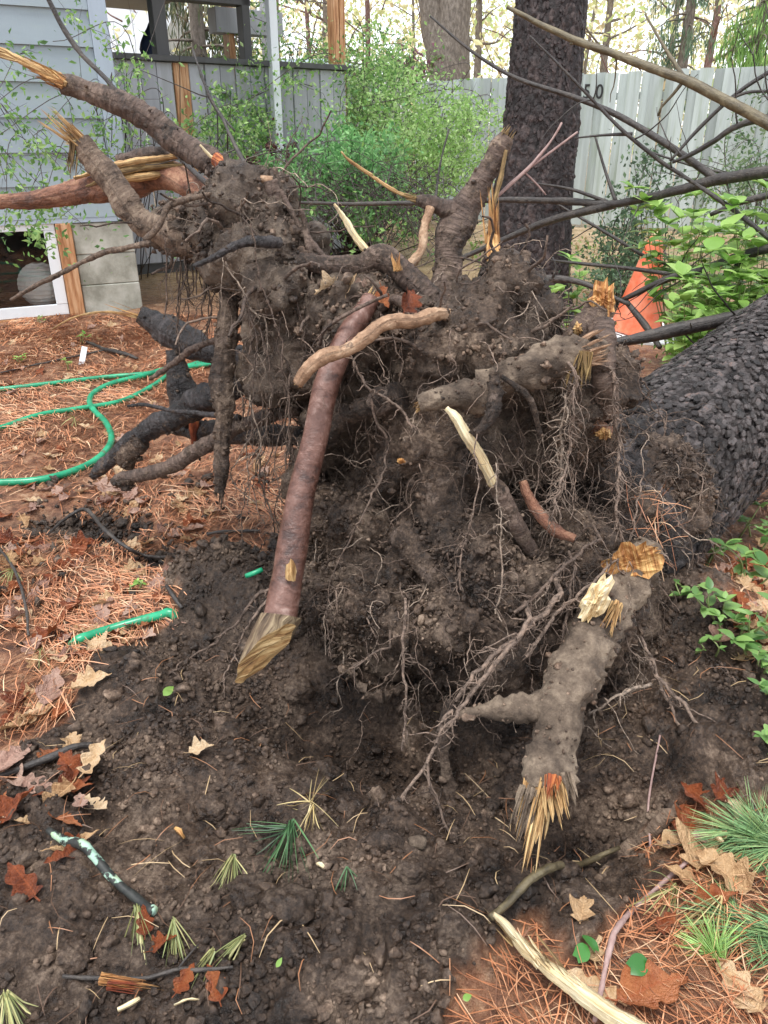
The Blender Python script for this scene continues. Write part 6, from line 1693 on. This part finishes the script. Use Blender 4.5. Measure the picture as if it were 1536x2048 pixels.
# big soil lumps as individual clods
def clod(px, py, w, label, m='soil', seed=0, lift=0.0, Y=None):
    p = G(px,py) if Y is None else P(px,py,Y); r = R_of(w,p)
    bm = bmesh.new(); bmesh.ops.create_icosphere(bm, subdivisions=4, radius=1)
    V = np.array([v_.co[:] for v_ in bm.verts]); F = np.array([[v_.index for v_ in f.verts] for f in bm.faces]); bm.free()
    w1,i1 = worley(V*2.2+seed,seed); V = V*(1+.25*fbm(V*1.4+seed,3,seed)+.35*(i1-.5)*np.clip(1.1-w1,0,1)+.09*fbm(V*5,4,seed))[:,None]
    V = V*np.array([1,.9,.75])*r+np.array([p.x,p.y,(GH(p.x,p.y)+r*.35 if Y is None else p.z)+lift])
    return obj('soil_clod', new_mesh('soil_clod',V,F,True), MAT[m], label=label, cat='soil clod')
for i,(a,b,w,lb) in enumerate([(575,1820,130,'large pinkish grey soil clod at lower centre with a smooth top'),(500,1790,110,'rounded soil clod left of the large lower clod'),(640,1560,90,'soil clod under the cavity at centre'),
    (700,1620,80,'soil clod right of the straw needle tuft'),(900,1720,80,'soil clod right of the tan stone'),(590,2010,150,'pale flat soil clod at the bottom edge'),(410,1700,90,'flat soil clod left of the dark green tuft'),
    (820,1780,70,'soil clod below the tan stone'),(760,1560,60,'soil clod beside the traced thin root end'),(420,1610,80,'soil clod above the flat clod at left centre'),(1130,1760,70,'soil clod in front of the splintered root'),
    (860,1600,70,'upright soil clod beneath the hanging root'),(980,1720,90,'dark soil clod below the splintered root tip'),(700,1960,110,'low soil clod at bottom centre'),(900,1900,90,'soil clod at bottom right of centre'),(150,1920,90,'low soil clod left of the orange wood chip'),(470,1480,70,'soil clod below the sawn root end'),(600,1450,80,'soil clod right below the sawn root end')]):
    clod(a,b,w*.8,lb,'soil',i+1,-.012*w/100)

# ------------------------------------------------------------------ NEEDLE TUFTS
def tuft_mesh(base, dirv, n, ln, spread, w, cols, droop=.2, seed=0, S=6):
    r = np.random.default_rng(seed); mbV=[]; mbF=[]; mbC=[]; k0=0; dirv=np.array(dirv,float); dirv/=np.linalg.norm(dirv)
    for i in range(n):
        d = dirv+r.normal(0,spread,3); d/=np.linalg.norm(d); L=ln*r.uniform(.7,1.1); s=np.cross(d,r.normal(0,1,3)); s/=np.linalg.norm(s)+1e-9
        p=np.array(base)+r.normal(0,.002,3); V=[]
        for j in range(S):
            t_=j/(S-1); ww=w*(1-.75*t_**3); V += [p+s*ww*.5, p-s*ww*.5+np.array([0,0,ww*.3])]
            d = d+np.array([0,0,-droop/S])+r.normal(0,.02,3); d/=np.linalg.norm(d); p=p+d*L/(S-1)
            gz = .004
            if p[2] < mbmin(p): p[2] = mbmin(p)+.003
        mbV += V; mbC += [cols[r.integers(len(cols))]*r.uniform(.8,1.2)]*(2*S)
        mbF += [[k0+2*j,k0+2*j+1,k0+2*j+3,k0+2*j+2] for j in range(S-1)]; k0+=2*S
    return new_mesh('needles', np.array(mbV), mbF, True, None, np.array(mbC))
def mbmin(p): return macro1(p[0],p[1])+.008
GN = np.array([srgb(64,98,62),srgb(84,120,78),srgb(52,80,54)]); YN = np.array([srgb(150,150,96),srgb(170,164,112),srgb(124,132,84)]); ST = np.array([srgb(176,156,104),srgb(196,178,128),srgb(150,128,84)])
def tuft(px,py,tx,ty,n,cols,label,spread=.22,w=.0019,seed=0,up=.25,lift=.02):
    p=G(px,py); p.z=GH(p.x,p.y)+lift; q=G(tx,ty); d=q-p; ln=d.length; d.z+=up*ln
    o=obj('needle_tuft', tuft_mesh(p,d,n,ln,spread,w,cols,.45*up*4,seed), MAT['needle'], label=label, cat='pine needles')
    return o
tuft(585,1660,560,1780,30,GN,'dark green pine needle tuft fanned on the soil at centre',.3,.0024,1)
tuft(590,1668,470,1690,9,GN,'dark green needles spreading left from the centre tuft',.25,.002,2)
tuft(625,1635,620,1590,16,ST,'straw coloured dry needle star above the green tuft',.9,.0019,3,.3)
tuft(628,1640,618,1675,14,ST,'dry straw needle bunch drooping under the needle star',.25,.002,4)
tuft(468,1725,455,1790,26,YN,'olive needle brush right of the lichen stick',.28,.0021,5)
tuft(280,1840,285,1925,34,YN,'olive needle brush at the lower end of the lichen stick',.24,.0021,6)
tuft(350,1865,358,1930,28,YN,'second olive needle brush, right of the one on the lichen stick',.24,.0021,7)
tuft(490,1890,420,1960,32,YN,'broad silvery green needle brush near the bottom',.2,.0022,8)
tuft(430,1930,385,1990,24,YN,'dull green needle brush under the broad silvery one',.25,.0021,9)
tuft(695,1770,690,1800,10,GN,'tiny green needle sprig on the soil at centre',.5,.0018,10)
tuft(20,2010,45,2080,34,YN,'yellow green needle clump in the bottom left corner',.3,.0024,11)
tuft(1440,1810,1390,1905,30,ST,'straw coloured needle brush by the tan leaf',.25,.0022,12)
tuft(1350,1790,1310,1860,22,YN,'grey green needle brush below the hole',.2,.0022,13)
tuft(150,845,140,860,14,YN,'small grey green needle sprig beside the hose',.4,.003,14)
tuft(30,1150,5,1180,16,YN,'pale green grass tuft at the left edge',.4,.003,15,.6)
tuft(85,1310,75,1370,8,YN,'pale yellow green sprig in the litter above the soil',.3,.002,16)
tuft(535,720,520,700,16,GN,'small green sprig behind the hanging roots',.5,.004,17,.8)

# ------------------------------------------------------------------ PINE BOUGH (lower right corner)
BG = np.array([srgb(104,142,92),srgb(130,166,112),srgb(84,118,78),srgb(156,184,122)])
def bough(name, label, path, nt, ln, seed, cols=BG, n_per=20, w=.0017):
    r = random.Random(seed); pts=[P(*p[:3]) for p in path]; rad=[.003+.002*(1-i/len(pts)) for i in range(len(pts))]
    th = thing(name, label, 'pine bough', tuple(pts[0])); part('twig', tube_mesh('twig',[tuple(p) for p in pts],rad,7,.02), MAT['branch_olive'], th)
    P_,_ = resample([tuple(p) for p in pts],rad,.02); V=[];F=[];Cc=[];k0=0
    for k in range(nt):
        i = r.randrange(2,len(P_)); t_ = P_[i]-P_[i-1]; t_ = t_/np.linalg.norm(t_)
        d = t_*.9+np.array([r.gauss(0,.7),r.gauss(0,.6),r.gauss(0,.5)-.1])
        m_ = tuft_mesh(P_[i], d, n_per, ln, .2, w, cols, .35, seed*100+k)
        vv=np.empty(len(m_.vertices)*3,np.float32); m_.vertices.foreach_get('co',vv); vv=vv.reshape(-1,3); V.append(vv)
        ll=np.empty(len(m_.loops),np.int32); m_.loops.foreach_get('vertex_index',ll); F.append(ll.reshape(-1,4)+k0); k0+=len(vv)
        cc=np.empty(len(vv)*4,np.float32); m_.color_attributes['Col'].data.foreach_get('color',cc); Cc.append(cc.reshape(-1,4)[:,:3]); bpy.data.meshes.remove(m_)
    part('needles', new_mesh('needles',np.concatenate(V),np.concatenate(F),True,None,np.concatenate(Cc)), MAT['needle'], th, kind='stuff')
bough('pine_bough','fresh long needled green pine bough at the right edge',[(1640,1780,.95),(1580,1740,.98),(1530,1700,1.0),(1480,1665,1.02)],30,.115,1)
bough('pine_bough','lower fresh pine bough filling the bottom right corner',[(1660,1960,.78),(1580,1925,.8),(1510,1890,.82),(1470,1860,.84)],26,.10,2)
bough('pine_bough','bright green pine shoot tip in the bottom right corner',[(1440,2080,.72),(1425,2010,.76),(1418,1950,.78)],9,.07,3,np.array([srgb(132,170,92),srgb(150,186,104)]),16)

# ------------------------------------------------------------------ GREEN PLANTS with single leaves
def leaf_mesh(name, asp=.34, fold=.18, curl=.25, n=6, heart=False):
    V=[];F=[]
    for i in range(n+1):
        t_=i/n; w=asp*(math.sin(math.pi*min(1,t_**.8)))**.9 if not heart else .5*math.sqrt(max(0,1-(2*t_-1)**2))*(1.15-.3*t_)
        z=-curl*t_*t_; V += [(t_,w,z+fold*w),(t_,0,z),(t_,-w,z+fold*w)]
        if i: F += [[3*i-3,3*i-2,3*i+1,3*i],[3*i-2,3*i-1,3*i+2,3*i+1]]
    if heart:
        V[0]=(-.14,.26,.03); V[2]=(-.14,-.26,.03)
    return new_mesh(name,V,F,True)
MAT['leaf_bright'] = mk_leaf('leaf_bright', srgb(102,148,56), srgb(172,206,116), .35, .35)
MAT['leaf_mid'] = mk_leaf('leaf_mid', srgb(72,114,56), srgb(140,176,100), .35, .3)
MAT['leaf_heart'] = mk_leaf('leaf_heart', srgb(40,96,42), srgb(84,146,70), .3, .25)
LM = {}
for nm in ('leaf_bright','leaf_mid','leaf_heart'):
    LM[nm]=[leaf_mesh(nm,.26+.05*k,.2,.15+.12*k,6,nm=='leaf_heart') for k in range(3)]
    for me in LM[nm]: me.materials.append(MAT[nm])
def plant(label, base, stems, leaf_len, m, seed, per=9, name='leafy_plant', whorl=5, cat='plant', group=None):
    """base world point; stems: list of tip world points; leaves in whorls, each its own object"""
    r = random.Random(seed); base=Vector(base); th=thing(name,label,cat,tuple(base),group); mb=MB()
    cntl=0
    for tip in stems:
        tip=Vector(tip); mid=(base+tip)/2+Vector((r.uniform(-.03,.03),r.uniform(-.03,.03),.02)); s=base+Vector((r.uniform(-.03,.03),r.uniform(-.03,.03),-.01))
        ps,_=resample([tuple(s),tuple(mid),tuple(tip)],[1,1,1],.02); mb.add(*tube(ps,np.linspace(.0035,.0015,len(ps)),5,.05))
        for k in range(per):
            f=.35+.65*(k+1)/per if per>1 else 1
            i=min(len(ps)-1,int(f*(len(ps)-1))); p=Vector(ps[i]); up_=(Vector(ps[i])-Vector(ps[max(0,i-1)])).normalized() if i else Vector((0,0,1))
            for j in range(whorl if k==per-1 else max(1,whorl//2)):
                a_=r.uniform(0,6.28); d=Vector((math.cos(a_),math.sin(a_),r.uniform(-.15,.7) if k<per-1 else r.uniform(.1,1.1))).normalized()
                sidev=d.cross(Vector((0,0,1))).normalized(); nrm=sidev.cross(d).normalized()
                L=leaf_len*r.uniform(.4,1.1)
                M=Matrix(((d.x*L,sidev.x*-L,nrm.x*L,p.x),(d.y*L,sidev.y*-L,nrm.y*L,p.y),(d.z*L,sidev.z*-L,nrm.z*L,p.z),(0,0,0,1)))
                o=obj('leaf',LM[m][r.randrange(3)],None,th); o.matrix_local=Matrix.Translation(-base)@M; cntl+=1
    part('stems', mb.mesh('stems'), MAT['stem_green'], th)
    return th
def rstems(pxs, Y, r, jit=.1): return [P(a+r.uniform(-12,12),b+r.uniform(-12,12),Y+r.uniform(-jit,jit)) for a,b in pxs]
R_ = random.Random(3)
plant('bright green leafy plant right of the traffic cone, its nearer clump', Vector((P(1420,620,3.7).x,3.7,0)), rstems([(1380,560),(1420,500),(1460,450),(1440,560),(1400,620),(1480,520),(1350,600),(1500,470),(1470,600),(1430,460),(1360,540),(1450,510),(1410,580)],3.6,R_,.25),.11,'leaf_bright',1,7,whorl=7)
plant('bright green leafy plant at the right edge above the fallen trunk', Vector((P(1530,600,3.9).x,3.9,0)), rstems([(1500,420),(1530,450),(1536,380),(1500,540),(1540,520),(1520,580),(1470,560),(1480,440),(1515,500),(1460,400),(1490,600)],3.8,R_,.25),.11,'leaf_bright',2,8,whorl=7)
plant('tall green plant whose tip leans over the cone', Vector((P(1360,640,4.3).x,4.3,0)), rstems([(1270,370),(1300,400),(1310,440),(1290,420),(1340,460),(1360,500),(1390,400),(1410,380)],4.2,R_,.12),.115,'leaf_bright',3,6,whorl=7)
plant('small bright plant at the foot of the standing pine', Vector((P(1150,640,4.4).x,4.4,0)), rstems([(1130,520),(1160,530),(1120,580),(1145,600),(1165,560),(1100,590)],4.3,R_,.1),.10,'leaf_bright',4,3,whorl=6)
plant('low bright green plant between cone and fallen trunk', Vector((P(1400,680,3.2).x,3.2,0)), rstems([(1370,600),(1420,590),(1340,620),(1450,580),(1400,640),(1470,560),(1350,650),(1390,570),(1430,620),(1460,610),(1500,570)],3.2,R_,.15),.085,'leaf_bright',5,7,whorl=7)
for i,(a,b,ss,ln,lb) in enumerate([(1500,1180,[(1450,1090),(1490,1110),(1530,1130),(1470,1150)],.075,'broad leaved seedling under the fallen trunk at right, largest'),
      (1440,1240,[(1420,1180),(1450,1200),(1390,1190)],.06,'green seedling beneath the fallen trunk beside the root plate'),
      (1520,1290,[(1500,1230),(1530,1250),(1540,1200)],.06,'green seedling at the right edge below the largest seedling'),
      (1480,1310,[(1470,1280),(1490,1290)],.05,'small green seedling among brown leaves at right'),
      (1530,1420,[(1520,1370),(1540,1390)],.05,'seedling with drooping leaves at the right edge of the soil slope'),
      (1500,1080,[(1490,1040),(1520,1010),(1536,1050)],.05,'green seedling close under the trunk at the right edge'),
      (1370,1200,[(1360,1190),(1380,1180)],.04,'tiny seedling at the base of the trunk'),
      (1420,1130,[(1400,1080),(1430,1070),(1450,1100)],.055,'seedling tucked under the curve of the fallen trunk'),
      (1540,1110,[(1520,1060),(1545,1040)],.06,'broad seedling cut by the right edge beneath the trunk'),
      (1460,1270,[(1440,1230),(1470,1240)],.05,'seedling in front of the pink brown leaf'),
      (1535,1350,[(1515,1310),(1540,1320)],.05,'seedling low at the right edge above the soil slope'),
      (1415,1300,[(1400,1285),(1425,1280)],.035,'small seedling at the top of the soil slope'),
      (1530,1500,[(1525,1470),(1545,1460)],.04,'pale seedling beside the upper pine bough')]):
    g=G(a,b); plant(lb, g, [G(x_,y_)+Vector((0,-.04,.07)) if False else P(x_,y_,g.y-.02) for x_,y_ in ss], ln*.78, 'leaf_mid', 30+i, 2, 'seedling', 5, 'seedling')
for i,(a,b,h_,lb) in enumerate([(190,618,(195,590),'tiny green seedling at the foundation corner'),(165,690,(170,668),'tiny seedling in the needles near the window'),(130,740,(128,720),'little seedling beside the white plant tag'),(40,725,(38,715),'grass sprig in the needles at the left'),(270,1180,(275,1162),'tiny seedling in the litter above the lower hose'),(80,645,(82,635),'green weed below the window')]):
    g=G(a,b); plant(lb, g, [P(h_[0],h_[1],g.y),P(h_[0]+6,h_[1]+6,g.y)], .035 if g.y > 2.5 else .02, 'leaf_bright', 50+i, 2, 'seedling', 4, 'seedling')
plant('bright green plant crowding the trunk top at the right edge', Vector((P(1480,640,3.4).x,3.4,0)), rstems([(1440,600),(1480,570),(1510,540),(1530,600),(1460,520),(1500,490),(1420,640),(1536,560)],3.4,R_,.2),.095,'leaf_bright',9,7,whorl=7)
plant('yellow green plant behind the cone at right', Vector((P(1390,600,4.8).x,4.8,0)), rstems([(1360,430),(1400,440),(1440,410),(1380,500),(1420,480),(1350,520),(1460,460)],4.7,R_,.2),.13,'leaf_bright',10,6,whorl=7)
# heart shaped leaves at the bottom right
for i,(a,b,s,rt,lb) in enumerate([(1150,1938,42,.6,'glossy heart shaped green leaf, left of the three'),(1186,1925,44,2.0,'pointed glossy green leaf, middle of the three'),(1256,1960,50,.2,'glossy heart shaped green leaf, right of the three'),(555,1965,26,1.0,'tiny bright green leaf on the soil at bottom centre'),(330,1415,36,.9,'single lime green leaf on the dark soil'),(923,2030,24,.2,'tiny round green leaf at the bottom edge')]):
    p=G(a,b); z_=GH(p.x,p.y); o=obj('green_leaf',LM['leaf_heart' if i < 3 else 'leaf_bright'][i%3],label=lb,cat='leaf'); L=.8*s/FPX*depth_of(p)
    o.location=(p.x,p.y,z_+.03); o.scale=(L,L,L); o.rotation_euler=(.6,-.3,rt)
